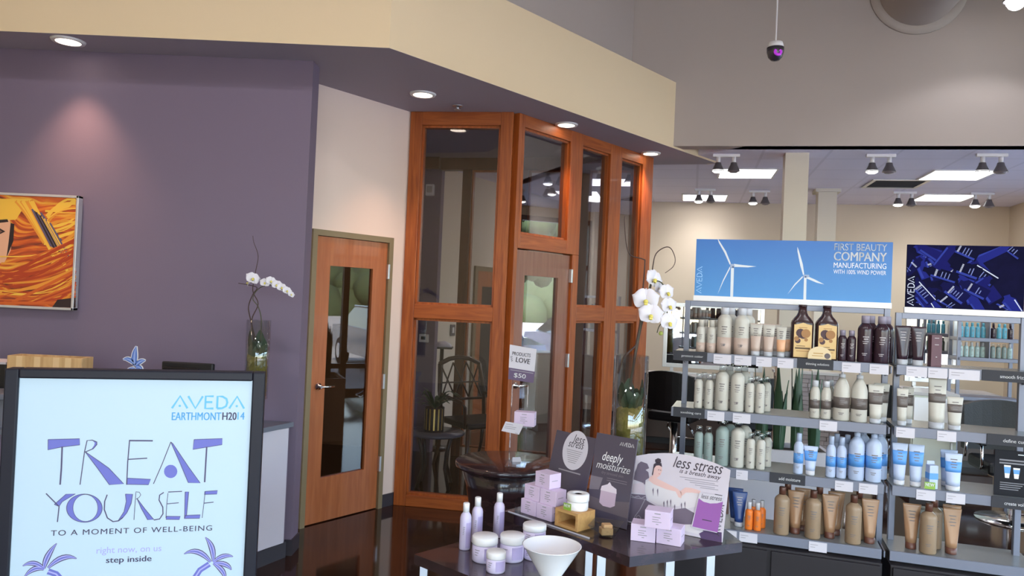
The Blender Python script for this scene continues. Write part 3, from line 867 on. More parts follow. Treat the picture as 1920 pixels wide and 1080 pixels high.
x0, x1 = desk_at(21, 4.4), desk_at(160, 4.4)
t = thing('wooden_block', 'pale wooden box standing on the reception counter behind the lit sign', 'box', ((x0 + x1) / 2, 4.42, CT))
h = at_y(90, 668, 4.4).z - CT; w = (x1 - x0) / 2
part('front_board', MB().box(-w, w, -.06, -.045, 0, h, b=.002), M['maple'], t)
part('side_board', MB().box(-w, -w + .015, -.045, .06, 0, h), M['maple'], t); part('side_board', MB().box(w - .015, w, -.045, .06, 0, h), M['maple'], t)
part('back_board', MB().box(-w + .015, w - .015, .045, .06, 0, h), M['maple'], t)
pa = MB()
for k, xx in enumerate((-.165, -.06, .05, .12)): pa.box(xx, xx + .035, -.0605, -.06, 0.002, h - .002)
part('lighter_stave', pa, mat('light_stave', srgb(222, 188, 142), .5), t)
# dark tray at the border
x0 = desk_at(-60, 4.5); x1 = desk_at(19, 4.5); zt = at_y(5, 678, 4.5).z
t = thing('document_tray', 'dark tray with white paper on the reception counter beside the wooden box', 'tray', ((x0 + x1) / 2, 4.56, CT))
w = (x1 - x0) / 2
part('tray', MB().box(-w, w, -.1, .1, 0, zt - CT - .012, b=.004), M['black'], t); part('paper', MB().box(-w + .004, w - .002, -.098, .098, zt - CT - .012, zt - CT), M['card'], t)
# monitor
xa, xb = desk_at(305, 4.5), desk_at(406, 4.5); zt = at_y(355, 679, 4.5).z
t = thing('monitor', 'black computer monitor seen from behind on the reception counter', 'monitor', ((xa + xb) / 2, 4.5, CT), R(-6))
w = (xb - xa) / 2; th = zt - CT
scr = MB().box(-w, w, -.03, .0, .02, th, b=.008)
part('casing', scr, M['black'], t); part('rear_bulge', MB().box(-w * .9, w * .55, -.055, -.03, .04, th - .03, b=.012), M['leather'], t)
part('foot', MB().box(-.1, .1, -.06, .08, 0, .012, b=.003).box(-.03, .03, -.02, -.005, .012, .05), M['black'], t)
# palm cut-out
t = thing('palm_cutout', 'small blue palm tree cut-out with white edge on the reception counter', 'cut-out', (desk_at(252, 4.3), 4.3, CT))
mb = MB()
def blade(mb, root_, tip, bend, w, mi, yy, grow=0.0):
    a = Vector(root_); c = Vector(tip); mid = (a + c) / 2 + Vector(bend); up = []; dn = []
    for i in range(9):
        u = i / 8; p = a * (1 - u) ** 2 + mid * 2 * u * (1 - u) + c * u * u
        q = (mid - a) * (1 - u) + (c - mid) * u; q = Vector((-q.y, q.x)).normalized(); k = math.sin(math.pi * min(1, u * .85 + .12)) * w + grow
        up.append(p + q * k); dn.append(p - q * k)
    for i in range(8):
        mb.add([(up[i].x, yy, up[i].y), (up[i + 1].x, yy, up[i + 1].y), (dn[i + 1].x, yy, dn[i + 1].y), (dn[i].x, yy, dn[i].y)], [(3, 2, 1, 0)], mi)
L = lambda x, y: px_local(t, x, y, 0)
fr = [((253, 686), (256, 649), (-.012, 0), .016), ((253, 684), (231, 674), (0, .03), .012), ((254, 686), (273, 676), (0, .02), .012), ((255, 688), (267, 697), (.01, .02), .011), ((253, 690), (234, 699), (0, .01), .009), ((256, 690), (257, 704), (.006, 0), .010)]
for a_, b_, be, w in fr:
    blade(mb, L(*a_), L(*b_), be, w, 0, -.002, .004); blade(mb, L(*a_), L(*b_), be, w, 0, .002, .004); blade(mb, L(*a_), L(*b_), be, w, 1, -.003, 0); blade(mb, L(*a_), L(*b_), be, w * .3, 2, -.0034, 0)
part('fronds', mb, [M['white'], mat('palm_blue', srgb(92, 122, 196), .5), mat('palm_light_blue', srgb(150, 172, 226), .5)], t)
q = L(253, 690)
part('stem', MB().box(q[0] - .008, q[0] + .008, -.002, .002, .004, q[1], b=0), M['white'], t); part('foot', MB().box(-.04, .04, -.03, .03, 0, .004), M['white'], t)

# ------------------------------------------------------------------ orchids in glass cylinders
def bloom_mesh():
    mb = MB()
    def petal(ang, ln, wd, y0):
        n = 7; vs = []; fs = []
        for i in range(n + 1):
            u = i / n; r_ = ln * u; w = wd * math.sin(math.pi * min(1, .12 + u * .9)) ** .75
            for j in (-1, -.5, 0, .5, 1):
                x = j * w; z = r_ - abs(j) ** 2 * ln * .08 * u
                y = y0 - .16 * ln * math.sin(u * 2.2) + abs(j) * wd * .22 + (.1 * ln * u * u)
                ca, sa = math.cos(ang), math.sin(ang)
                vs.append((x * ca + z * sa, y, -x * sa + z * ca))
        for i in range(n):
            for j in range(4): fs.append((i * 5 + j, i * 5 + j + 1, (i + 1) * 5 + j + 1, (i + 1) * 5 + j))
        mb.add(vs, fs, 0, True)
    for a in (0, R(128), R(-128)): petal(a, .042, .02, .004)
    for a in (R(72), R(-72)): petal(a, .05, .034, -.002)
    return mb.mesh('blossom', M['petal'])
BLOOM = bloom_mesh()
LIP = MB().sphere((0, -.012, -.008), .008, s=(1, 1.2, 1)).box(-.006, .006, -.02, -.008, -.02, -.012, b=.002).mesh('lip', M['orchid_lip'])


def blossom(parent, x, y, Y, size=1.0, rz=0, rx=0, ry=0):
    p = at_y(x, y, Y)
    o = link('blossom', BLOOM, parent); o.location = p - parent.location; o.rotation_euler = (rx, ry, rz); o.scale = (size,) * 3
    link('lip', LIP, o)


def curve_pts(root, pts, Y):
    out = []
    for q in pts:
        x, y = q[:2]; dy = q[2] if len(q) > 2 else 0
        out.append(at_y(x, y, Y + dy) - root.location)
    res = []
    n = len(out)
    for i in range(n - 1):
        p0 = out[max(i - 1, 0)]; p1_ = out[i]; p2_ = out[i + 1]; p3_ = out[min(i + 2, n - 1)]
        for k in range(5):
            t_ = k / 5
            res.append(.5 * ((2 * p1_) + (p2_ - p0) * t_ + (2 * p0 - 5 * p1_ + 4 * p2_ - p3_) * t_ ** 2 + (-p0 + 3 * p1_ - 3 * p2_ + p3_) * t_ ** 3))
    return res + [out[-1]]


def cylinder_vase(root, r_, h, moss_h, seed):
    g = MB().lathe([(r_, 0), (r_, h), (r_ - .005, h), (r_ - .005, .015), (.0001, .015)], 40)
    part('glass_cylinder', g, M['glass'], root)
    rd = random.Random(seed); mo = MB()
    mo.lathe([(r_ - .012, .018), (r_ - .009, moss_h * .5), (r_ - .014, moss_h - .02), (r_ * .4, moss_h), (.0001, moss_h)], 24)
    for i in range(90):
        a = rd.uniform(0, 6.28); rr = (r_ - .022)
        mo.sphere((rr * math.cos(a), rr * math.sin(a), rd.uniform(.03, moss_h)), rd.uniform(.008, .016), 0, 7, 5)
    part('moss', mo, M['moss'], root)
    lf = MB()
    for k in range(9):
        a = 2 * math.pi * k / 9 + seed; bx, by = math.cos(a), math.sin(a); H_ = h * rd.uniform(.72, .95)
        vs = []; fs = []
        for i in range(7):
            u = i / 6; z = moss_h - .03 + (H_ - moss_h) * u; ro = r_ * (.3 + .42 * math.sin(u * 1.9)); w = .038 * math.sin(math.pi * (.15 + .8 * u))
            for j in (-1, 1): vs.append((bx * ro - by * w * j, by * ro + bx * w * j, z))
        for i in range(6): fs.append((2 * i, 2 * i + 1, 2 * i + 3, 2 * i + 2))
        lf.add(vs, fs, 0, True)
    part('foliage', lf, M['leaf'], root)


# on the reception counter
p = at_y(480, 720, 4.5)
t = thing('orchid_vase', 'tall glass cylinder vase with white orchid stem on the reception counter by the purple wall', 'vase', (p.x, 4.5, CT), 0, None)
hv = at_y(480, 600, 4.5).z - CT
cylinder_vase(t, .07, hv, at_y(480, 666, 4.5).z - CT, 1)
part('twig', MB().tube(curve_pts(t, [(480, 640), (470, 600), (466, 575), (474, 552), (482, 540), (470, 535), (447, 531)], 4.5), .004, 6, r1=.002), M['twig'], t)
part('twig', MB().tube(curve_pts(t, [(476, 640), (472, 600), (484, 570), (474, 545), (479, 510), (484, 480), (476, 455), (474, 442)], 4.5), .004, 6, r1=.0012), M['twig'], t)
part('stem', MB().tube(curve_pts(t, [(488, 640), (490, 600), (484, 575), (474, 560), (484, 542), (505, 534), (530, 542), (548, 556)], 4.5), .0035, 6, r1=.002), M['stem_green'], t)
for (x, y, s_, a) in ((474, 522, .95, .5), (466, 530, .55, -1.0), (497, 530, .7, .2), (508, 527, .72, .5), (519, 534, .72, .3), (528, 539, .7, .5), (538, 545, .66, .6), (546, 552, .5, .7)):
    blossom(t, x, y, 4.48, s_, a, R(-18), a * .6)
# on the display table
VY = 3.72
p = at_y(1180, 800, VY)
t2 = thing('orchid_vase', 'tall glass cylinder vase with moss and white orchid spray behind the arched card', 'vase', (p.x, VY, .7205), 0, None)
VASE2 = t2
cylinder_vase(t2, .083, at_y(1180, 666, VY).z - .7205, at_y(1176, 760, VY).z - .7205, 3)
part('twig', MB().tube(curve_pts(t2, [(1176, 790), (1186, 700), (1192, 650), (1200, 605), (1204, 560), (1209, 495), (1206, 486), (1182, 478), (1174, 455), (1171, 415), (1172, 405)], VY), .005, 6, r1=.0018), M['twig'], t2)
part('twig', MB().tube(curve_pts(t2, [(1176, 760), (1190, 680), (1199, 630), (1208, 590), (1220, 540), (1224, 500), (1230, 476), (1246, 464), (1258, 466), (1266, 485), (1262, 500), (1247, 512)], VY, ), .004, 6, r1=.0015), M['twig'], t2)
part('twig', MB().tube(curve_pts(t2, [(1158, 700), (1170, 670), (1190, 650), (1195, 640)], VY), .007, 6, r1=.004), M['twig'], t2)
part('stem', MB().tube(curve_pts(t2, [(1172, 790), (1186, 690), (1196, 640), (1203, 600), (1212, 560), (1222, 530), (1240, 530), (1252, 556), (1250, 590), (1236, 612), (1232, 624)], VY), .004, 6, r1=.0025), M['stem_green'], t2)
part('bud', MB().sphere(tuple(at_y(1239, 625, VY) - t2.location), .011), mat('green_bud', srgb(170, 180, 90), .5), t2)
for (x, y, dY, s_, a, b_) in ((1226, 523, .03, 1.15, .5, .5), (1211, 562, -.03, 1.45, -.15, 0), (1220, 590, -.06, 1.35, -.05, 0.1), (1250, 548, -.01, 1.0, .5, -.15), (1254, 573, -.03, 1.0, .4, -.1), (1254, 604, -.05, 1.1, .35, .1), (1236, 540, .05, .9, .8, .3)):
    blossom(t2, x, y, VY + dY - .03, s_, a, R(-6), b_)
# ------------------------------------------------------------------ lit poster stand
sa = at_y(8, 697, 2.0); ang = R(14.5)
wS = .72
q = on_wall(497, 703, sa, sa + Vector((math.cos(ang), math.sin(ang), 0))); wS = (Vector((q.x, q.y)) - Vector((sa.x, sa.y))).length
TS = 1.49
t = thing('poster_stand', 'black framed stand with backlit pale blue poster about treating yourself', 'poster stand', (sa.x, sa.y, 0), ang)
fw = .034
fm = MB()
for bx in ((0, fw, .06, TS), (wS - fw, wS, .06, TS), (fw, wS - fw, TS - fw * .75, TS), (fw, wS - fw, .06, .12)): fm.box(bx[0], bx[1], 0, .05, bx[2], bx[3], b=.004)
part('frame', fm, M['black_frame'], t)
part('back_panel', MB().box(fw * .5, wS - fw * .5, .02, .046, .08, TS - .01), M['black'], t)
part('foot', MB().box(.02, .07, -.14, .2, 0, .02, b=.004).box(.03, .06, .0, .04, .02, .07), M['black_frame'], t)
part('foot', MB().box(wS - .07, wS - .02, -.14, .2, 0, .02, b=.004).box(wS - .06, wS - .03, .0, .04, .02, .07), M['black_frame'], t)
scr = part('poster_sheet', MB().box(fw, wS - fw, .010, .02, .12, TS - fw * .75), mat('backlit_poster', srgb(150, 170, 186), .4, emit=srgb(200, 226, 242), es=.45), t, 'pale blue backlit sheet')
P_V = mat('poster_violet', srgb(96, 100, 176), .5, emit=srgb(84, 92, 170), es=.30)
P_D = mat('poster_dark_violet', srgb(70, 66, 100), .5, emit=srgb(66, 62, 100), es=.25)
P_B = mat('poster_blue', srgb(90, 164, 208), .5, emit=srgb(90, 160, 205), es=.45)
P_L = mat('poster_light_violet', srgb(150, 150, 205), .5, emit=srgb(150, 150, 205), es=.4)
pm = MB(); YS = .0092
S3 = 2.572
C3 = lambda X, Y_: px_local(t, X / S3, 660 + Y_ / S3, YS)
Fz = lambda pts, mi=0: pm.flat([C3(*p) for p in pts], YS, mi)
Sk = lambda pts, w=.0028, mi=1: pm.stroke([C3(*p) for p in pts], w, YS - .0002, mi)
def Ol(pts):                     # filled shape with its darker hand-drawn outline
    Fz(pts); Sk(list(pts) + [pts[0]], .0016)
Ol([(232, 422), (384, 418), (385, 448), (300, 458), (231, 472)]); Sk([(300, 456), (296, 560), (290, 640)], .004)
Sk([(386, 640), (408, 480), (420, 427), (445, 425), (467, 434), (467, 446), (450, 466), (412, 482)], .0025); Fz([(445, 425), (467, 434), (467, 446), (450, 466), (440, 470), (454, 450), (457, 438)])
Ol([(410, 480), (480, 528), (525, 560), (597, 636), (527, 640), (470, 560)])
Sk([(625, 425), (616, 530), (611, 640)]); Sk([(622, 427), (737, 428)], .004); Sk([(615, 518), (710, 512)], .003); Ol([(613, 608), (727, 614), (716, 640), (611, 638)])
Sk([(823, 436), (782, 540), (740, 636)], .0022); Ol([(823, 433), (834, 442), (910, 555), (966, 632), (908, 630), (866, 530)])
pm.flat([C3(823 + 32 * math.cos(k * math.pi / 10), 576 + 32 * math.sin(k * math.pi / 10)) for k in range(20)], YS, 0)
Ol([(936, 422), (1072, 417), (1071, 447), (930, 470)]); Sk([(997, 457), (992, 540), (987, 628)], .004)
Sk([(222, 682), (278, 738), (285, 745), (277, 820)], .0028); Ol([(262, 735), (318, 686), (364, 684), (300, 722), (285, 745)])
oo = [(407 + 86 * math.cos(k * math.pi / 18), 753 + 68 * math.sin(k * math.pi / 18)) for k in range(37)]; oi = [(412 + 60 * math.cos(k * math.pi / 18), 752 + 65 * math.sin(k * math.pi / 18)) for k in range(37)]
for k in range(36): Fz([oo[k], oo[k + 1], oi[k + 1], oi[k]])
Sk(oo, .0016); Sk(oi, .0012)
Sk([(517, 688), (505, 720), (503, 760), (518, 800), (545, 818), (572, 814), (592, 798)], .003); Ol([(605, 685), (640, 686), (633, 730), (612, 775), (590, 802), (568, 816), (598, 770), (609, 720)])
Sk([(646, 810), (655, 680), (655, 674), (672, 676), (679, 689), (670, 702), (656, 710)], .0016); Ol([(660, 705), (700, 758), (742, 808), (712, 809), (682, 755)])
Sk([(790, 677), (770, 690), (767, 714), (785, 748), (786, 780), (770, 805), (742, 810)], .003)
Sk([(810, 680), (804, 740), (800, 800)], .0016); Sk([(811, 675), (878, 672)], .0026); Sk([(806, 732), (862, 727)], .0022); Ol([(803, 792), (870, 793), (865, 808), (800, 807)])
Ol([(893, 675), (910, 674), (900, 786), (890, 800)]); Ol([(890, 788), (966, 785), (963, 802), (888, 803)])
Sk([(990, 675), (982, 740), (975, 800)], .0016); Ol([(988, 672), (1049, 668), (1046, 685), (985, 687)]); Sk([(983, 729), (1030, 724)], .0024)
mk_ = MB()
def lines(s, X0, Y0, X1, Y1, mi, mb_=None, **kw):
    xm = (X0 + X1) / 2; text_mb(mb_ or pm, s, C3(X0, (Y0 + Y1) / 2)[0], C3(X1, (Y0 + Y1) / 2)[0], C3(xm, Y1)[1], C3(xm, Y0)[1], YS, mi, **kw)
a, b = C3(832, 212), C3(1177, 273); aveda(mk_, a[0], b[0], b[1], a[1], YS, 2, .0058)
lines('EARTHMONT', 829, 291, 1066, 329, 2, mb_=mk_, bold=.02); lines('H20', 1073, 291, 1140, 328, 1, mb_=mk_, bold=.02); lines('14', 1146, 290, 1179, 326, 2, mb_=mk_, bold=.02)
sm2 = MB(); tg_ = MB()
lines('TO A MOMENT OF WELL-BEING', 246, 848, 1022, 874, 1, mb_=tg_, bold=.004, spacing=1.15)
lines('right now, on us', 466, 936, 778, 976, 3, mb_=sm2); lines('step inside', 512, 985, 730, 1022, 1, mb_=sm2, bold=.02)
Z6 = lambda X, Y_: px_local(t, X / 4.0, 890 + Y_ / 4.0, YS)
PM_ = [P_V, P_D, P_B, P_L]
part('brand_mark', mk_, PM_, t); part('small_lettering', sm2, PM_, t); part('tagline', tg_, PM_, t)
for c, fr, tr in (((350, 710), [((330, 705), (425, 515), (-.012, 0), .0075), ((360, 700), (575, 630), (.0, .03), .0075), ((330, 705), (170, 685), (0, .022), .0065), ((330, 712), (180, 770), (-.0, .024), .007)], [(360, 725), (420, 745), (470, 800), (500, 900)]),
              ((1590, 660), [((1600, 650), (1540, 470), (.012, .01), .0075), ((1580, 655), (1380, 595), (.0, .035), .0075), ((1600, 655), (1748, 615), (0, .018), .0065), ((1600, 660), (1735, 715), (.015, .01), .007), ((1600, 665), (1690, 790), (.015, .005), .007)], [(1570, 670), (1500, 715), (1450, 790), (1420, 900)])):
    pt_ = MB()
    for a_, b_, be, w in fr:
        blade(pt_, Z6(*a_), Z6(*b_), be, w, 1, YS, .0006); blade(pt_, Z6(*a_), Z6(*b_), be, w * .72, 3, YS - .0002); blade(pt_, Z6(*a_), Z6(*b_), be, w * .3, 0, YS - .0004)
    pts = [Z6(*p) for p in tr]; pt_.stroke(pts, .016, YS, 0); pt_.stroke(pts, .004, YS - .0002, 3)
    part('palm_drawing', pt_, PM_, t)
part('lettering', pm, [P_V, P_D, P_B, P_L], t, 'hand-drawn violet lettering')

# ------------------------------------------------------------------ display tables
UZ, LZ = .72, .62
up_poly = [(.519, 3.008), (1.047, 3.254), (1.0, 3.62), (.70, 3.90), (.30, 3.90), (.008, 3.573)]
t = thing('display_table', 'higher dark wooden display table with grey metal legs', 'table', (0, 0, 0), 0, None)
part('table_top', MB().prism(up_poly, UZ - .042, UZ), M['table_dark'], t)
for x, y in ((.72, 3.19), (.17, 3.50), (.95, 3.40), (.45, 3.82), (.43, 3.20)):
    part('leg', MB().box(x - .018, x + .018, y - .018, y + .018, 0, UZ - .042), M['steel'], t)
lo_poly = [(-.369, 3.218), (.10, 2.80), (.36, 3.03), (.25, 3.2), (-.04, 3.50), (-.12, 3.47)]
t = thing('display_table', 'lower dark wooden display table tucked below the higher one', 'table', (0, 0, 0), 0, None)
part('table_top', MB().prism(lo_poly, LZ - .042, LZ), M['table_dark'], t)
for x, y in ((-.325, 3.225), (.10, 2.86), (.30, 3.04), (-.06, 3.44)):
    part('leg', MB().box(x - .016, x + .016, y - .016, y + .016, 0, LZ - .042), M['steel'], t)
# clear tray under the left-hand cartons
TA, TB = at_z(945, 959, UZ), at_z(1132, 1021, UZ); td = (TB - TA).normalized(); tn = Vector((-td.y, td.x, 0))
t = thing('acrylic_tray', 'thin clear acrylic sheet under the carton pyramid at the table edge', 'tray', (TA.x, TA.y, UZ), math.atan2(td.y, td.x))
TL = (TB - TA).length
part('sheet', MB().box(.02, TL * .86, .01, .17, 0.0005, .006, b=.001), M['acrylic'], t)
part('lit_edge', MB().box(.02, TL * .86, .007, .010, 0.0005, .006), mat('painted_edge_light', srgb(206, 204, 212), .4), t)  # pale strip painted for the light caught along the sheet's edge


def carton(label, loc, rz, w=.095, d=.075, h=.068, group=None):
    o = thing('carton', label, 'box', loc, rz, group)
    part('box_body', MB().box(-w / 2, w / 2, -d / 2, d / 2, 0, h, b=.0015), M['lavender'], o)
    pr = MB()
    for k, (a, b) in enumerate(((-.2, .12), (-.2, .05), (-.2, .16), (-.05, .05))):
        z = h * (.62 - k * .13); pr.box(a * w, b * w, -d / 2 - .0006, -d / 2, z, z + .003)
    pr.box(-.12 * w, .12 * w, -d / 2 - .0006, -d / 2, h * .82, h * .82 + .004)
    pr.box(w / 2, w / 2 + .0006, -d * .3, d * .2, h * .5, h * .54)
    part('printed_text', pr, M['print'], o)
    return o


tz = UZ + .0065
rz = math.atan2(td.y, td.x)
def tr(s, n, z): p = TA + td * s + tn * n; return (p.x, p.y, z)
def along(x, y, z): return at_z(x, y, z)
PW = .098
# lower courses: front row along the tray edge
c0 = at_z(1012, 968, tz) + tn * .05
b0 = (Vector((c0.x, c0.y, 0)) - Vector((TA.x, TA.y, 0))).dot(td)
carton('lavender carton at the far end of the pyramid base on the clear tray', tr(b0 - PW * .52, .075, tz), rz)
carton('lavender carton at the near end of the pyramid base, beside the bamboo block', tr(b0 + PW * .5, .075, tz), rz)
carton('lavender carton at the rear of the pyramid base, against the dark oval card', tr(b0 + PW * .30, .165, tz), rz)
carton('lavender carton in the middle course of the pyramid, at the far end', tr(b0 - PW * .42, .085, tz + .0685), rz)
carton('lavender carton in the middle course of the pyramid, nearest the bamboo block', tr(b0 + PW * .60, .085, tz + .0685), rz + R(2))
carton('lavender carton on the very top of the pyramid by the oval card', tr(b0 + PW * .15, .095, tz + .137), rz + R(-3))
# three cartons before the arched card
def face_px(xa, ya, xb, yb, z): return at_z(xa, ya, z), at_z(xb, yb, z)
def carton_px(label, xa, ya, xb, yb, z, h, depth):
    A_, B_ = at_z(xa, ya, z), at_z(xb, yb, z); dd = (B_ - A_); w = dd.length; dd.normalize(); nn = Vector((-dd.y, dd.x, 0))
    c = (A_ + B_) / 2 + nn * depth / 2
    return carton(label, (c.x, c.y, z), math.atan2(dd.y, dd.x), w, depth, h)
carton_px('lavender carton before the arched card, bottom one near the dark moisturizing card', 1182, 1013, 1228, 1019, UZ + .0005, .073, .085)
carton_px('lavender carton before the arched card, bottom one nearest the purple booklet', 1230, 1018, 1276, 1026, UZ + .0005, .073, .085)
carton_px('lavender carton perched on the other two before the arched card', 1208, 988, 1256, 995, UZ + .0745, .073, .085)
# bamboo block, jar on it, tag, dish with sponge
A_, B_ = at_z(1040, 984, tz), at_z(1082, 998, tz); dd = (B_ - A_); wB = dd.length; dd.normalize(); nn = Vector((-dd.y, dd.x, 0)); cB = (A_ + B_) / 2
t = thing('bamboo_block', 'open bamboo display block beside the lavender carton pyramid', 'display block', (cB.x, cB.y, tz), math.atan2(dd.y, dd.x))
hB, dB = .078, .12; w = wB / 2; k = .012
part('shell', MB().box(-w, w, 0, dB, 0, k).box(-w, w, 0, dB, hB - k, hB).box(-w, -w + k, 0, dB, k, hB - k).box(w - k, w, 0, dB, k, hB - k), M['bamboo'], t)
part('back', MB().box(-w + k, w - k, dB - k, dB, k, hB - k), M['bamboo'], t)
pj = cB + nn * .062 + dd * .012
t = thing('cream_jar', 'white cream jar standing on the bamboo block', 'jar', (pj.x, pj.y, tz + hB), 0)
part('body', MB().lathe([(.044, 0), (.047, .004), (.047, .04)], 32), M['white'], t)
part('lid', MB().lathe([(.049, .04), (.05, .044), (.05, .068), (.047, .072), (.02, .072), (.018, .068), (.0001, .068)], 32), M['white'], t)
part('lid_recess', MB().lathe([(.017, .0685), (.0001, .0685)], 20), M['print'], t)
M['new_green'] = mat('leaf_green_tag', srgb(134, 172, 62), .5)


def new_tag(label, loc, rz, s=1.0):
    o = thing('new_tag', label, 'tag', loc, rz)
    part('card', MB().box(-.02 * s, .02 * s, 0, .001, 0, .03 * s), M['new_green'], o)
    part('lettering', text_mb(MB(), 'NEW', -.016 * s, .016 * s, .012 * s, .026 * s, -.0006, 0, bold=.03), M['print_white'], o)
    part('support', MB().box(-.02 * s, .02 * s, .001, .012, 0, .001), M['white'], o)


p = cB + nn * .012 - dd * (w * .1)
new_tag('small green NEW tag before the white jar on the bamboo block', (p.x, p.y, tz + hB), math.atan2(dd.y, dd.x) + R(6))
pd = at_z(1136, 1005, UZ)
t = thing('glass_dish', 'square clear glass dish at the table edge beside the bamboo block', 'dish', (pd.x, pd.y, UZ + .0005), R(-20))
dm = MB(); n4 = 4
def sqring(r_, z): return [(r_ * math.cos(R(45 + 90 * k)), r_ * math.sin(R(45 + 90 * k)), z) for k in range(4)]
vs = sqring(.05, 0) + sqring(.094, .055) + sqring(.09, .055) + sqring(.046, .006)
dm.add(vs, [(3, 2, 1, 0)] + [(a * 4 + k, a * 4 + (k + 1) % 4, (a + 1) * 4 + (k + 1) % 4, (a + 1) * 4 + k) for a in range(3) for k in range(4)] + [(12, 13, 14, 15)])
part('bowl', dm, M['glass'], t)
t = thing('scrub_block', 'tan scrub block lying in the square glass dish', 'block', (pd.x, pd.y, UZ + .0075), R(10))
part('block', MB().box(-.027, .026, -.022, .022, 0, .03, b=.004).box(-.018, .024, -.02, .02, .028, .046, b=.005), mat('tan_scrub', srgb(190, 150, 108), .9, bump=(80, .6)), t)

# lower table goods
def spray_bottle(label, x, y):
    p = at_z(x, y, LZ)
    o = thing('spray_bottle', label, 'bottle', (p.x, p.y, LZ + .0005), R(-10), None)
    part('body', SPRAY[0], M['lilac'], o); part('cap', SPRAY[1], M['white'], o); part('label_band', SPRAY[2], M['lilac_label'], o); part('printed_text', SPRAY[3], M['print'], o)
pr = MB()
for k in range(5): pr.arc(.0258, R(-12), R(10 - k * 3), .10 - k * .008, .103 - k * .008, 0, 4)
SPRAY = [MB().lathe([(.0235, 0), (.025, .004), (.025, .138), (.022, .15), (.0145, .16), (.0145, .162)], 24).mesh('body', M['lilac']),
         MB().lathe([(.0142, .162), (.0142, .2), (.012, .203)], 18).mesh('cap', M['white']), MB().arc(.0254, R(20), R(150), .01, .12, 0, 12).mesh('label_band', M['lilac_label']), pr.mesh('printed_text', M['print'])]
spray_bottle('slim lilac spray bottle on the lower table, nearest its outer corner', 871, 1029)
spray_bottle('slim lilac spray bottle on the lower table, middle of the three', 893, 1016)
spray_bottle('slim lilac spray bottle on the lower table, standing apart by the clear tray', 934, 1006)


def body_jar(label, x, y, r_, h, z=None):
    p = at_z(x, y, LZ); z = LZ + .0005 if z is None else z
    o = thing('body_cream_jar', label, 'jar', (p.x, p.y, z), R(-8), None)
    part('body', MB().lathe([(r_ * .94, 0), (r_, .005), (r_, h * .68)], 32), M['lilac'], o)
    part('lid', MB().lathe([(r_ * 1.02, h * .68), (r_ * 1.04, h * .70), (r_ * 1.04, h * .95), (r_ * .98, h), (.0001, h)], 32), M['white'], o, 'pale lid')
    part('label_band', MB().arc(r_ + .0008, R(8), R(70), h * .12, h * .6, 0, 10), M['lilac_label'], o)
    pr = MB()
    for k in range(3): pr.arc(r_ + .0008, R(-40), R(-14 - k * 5), h * (.5 - k * .1), h * (.5 - k * .1) + .003, 0, 5)
    part('printed_text', pr, M['print'], o)
    return o


body_jar('wide lilac cream jar on the lower table, behind the small jar', 908, 1050, .053, .105)
body_jar('small lilac cream jar nearest the table edge', 929, 1071, .039, .083)
body_jar('wide lilac cream jar between the spray bottle and white bowl', 959, 1049, .051, .108)
p = at_z(1000, 1040, LZ)
body_jar('lilac cream jar at the base of the stack behind the white bowl', 1000, 1046, .045, .068)
body_jar('lilac cream jar on top of the stack behind the white bowl', 1000, 1046, .049, .078, LZ + .0695)
pb = at_y(1035, 1020, 2.95)
t = thing('ceramic_bowl', 'large white conical ceramic bowl on the lower table corner', 'bowl', (pb.x, 2.95, LZ + .0005))
part('bowl', MB().lathe([(.042, 0), (.045, .004), (.04, .03), (.115, .150), (.117, .153), (.113, .153), (.038, .038), (.0001, .032)], 48), M['ceramic'], t)


# ------------------------------------------------------------------ show cards
def card(name, label, cat, bl, br, z, h, lean, thick=.006, mats=None, poly=None, face=None):
    A_, B_ = at_z(bl[0], bl[1], z), at_z(br[0], br[1], z)
    dd = B_ - A_; w = dd.length; c = (A_ + B_) / 2
    o = thing(name, label, cat, (c.x, c.y, z + .0022), math.atan2(dd.y, dd.x), None, -lean)
    return o, w


M['card_dark'] = mat('charcoal_violet_card', srgb(74, 68, 84), .35, coat=.3)
M['card_mid'] = mat('card_grey', srgb(120, 112, 122), .4)
# dark oval card
t, w = card('show_card', 'dark leaning card with a white oval about less stress', 'sign', (1014, 948), (1088, 973), UZ, .36, R(14))
hC = .375
part('board', MB().box(-w / 2, w / 2, 0, .005, 0, hC, b=.001), M['card_dark'], t)
pm = MB(); L = lambda x, y: px_local(t, x, y, -.0008)
Z4 = lambda X, Y_: L(1040 + X / 4.911, 780 + Y_ / 4.911)
oc = Z4(188, 316); ax = Z4(312, 300); 
ow = abs(Z4(314, 240)[0] - Z4(60, 330)[0]) / 2; oh = abs(Z4(230, 138)[1] - Z4(150, 494)[1]) / 2
pm.flat([(oc[0] + ow * math.cos(k * math.pi / 20), oc[1] + oh * math.sin(k * math.pi / 20)) for k in range(40)], -.0008, 0)
text_mb(pm, 'less', oc[0] - ow * .28, oc[0] + ow * .62, oc[1] + oh * .38, oc[1] + oh * .80, -.0012, 1, shear=.3)
text_mb(pm, 'stress', oc[0] - ow * .62, oc[0] + ow * .62, oc[1] + oh * .12, oc[1] + oh * .42, -.0012, 1, shear=.3)
for k in range(7): pm.box(oc[0] - ow * (.68 - k * .05), oc[0] + ow * (.6 - k * .06), -.0012, -.0008, oc[1] - oh * (.05 + k * .1), oc[1] - oh * (.05 + k * .1) + .003, 2)
a = Z4(35, 490); b = Z4(235, 545); pm.box(a[0], b[0], -.0010, -.0006, b[1], b[1] + .006, 2)
part('printed_oval', pm, [M['card'], M['print_dark'], M['print']], t)
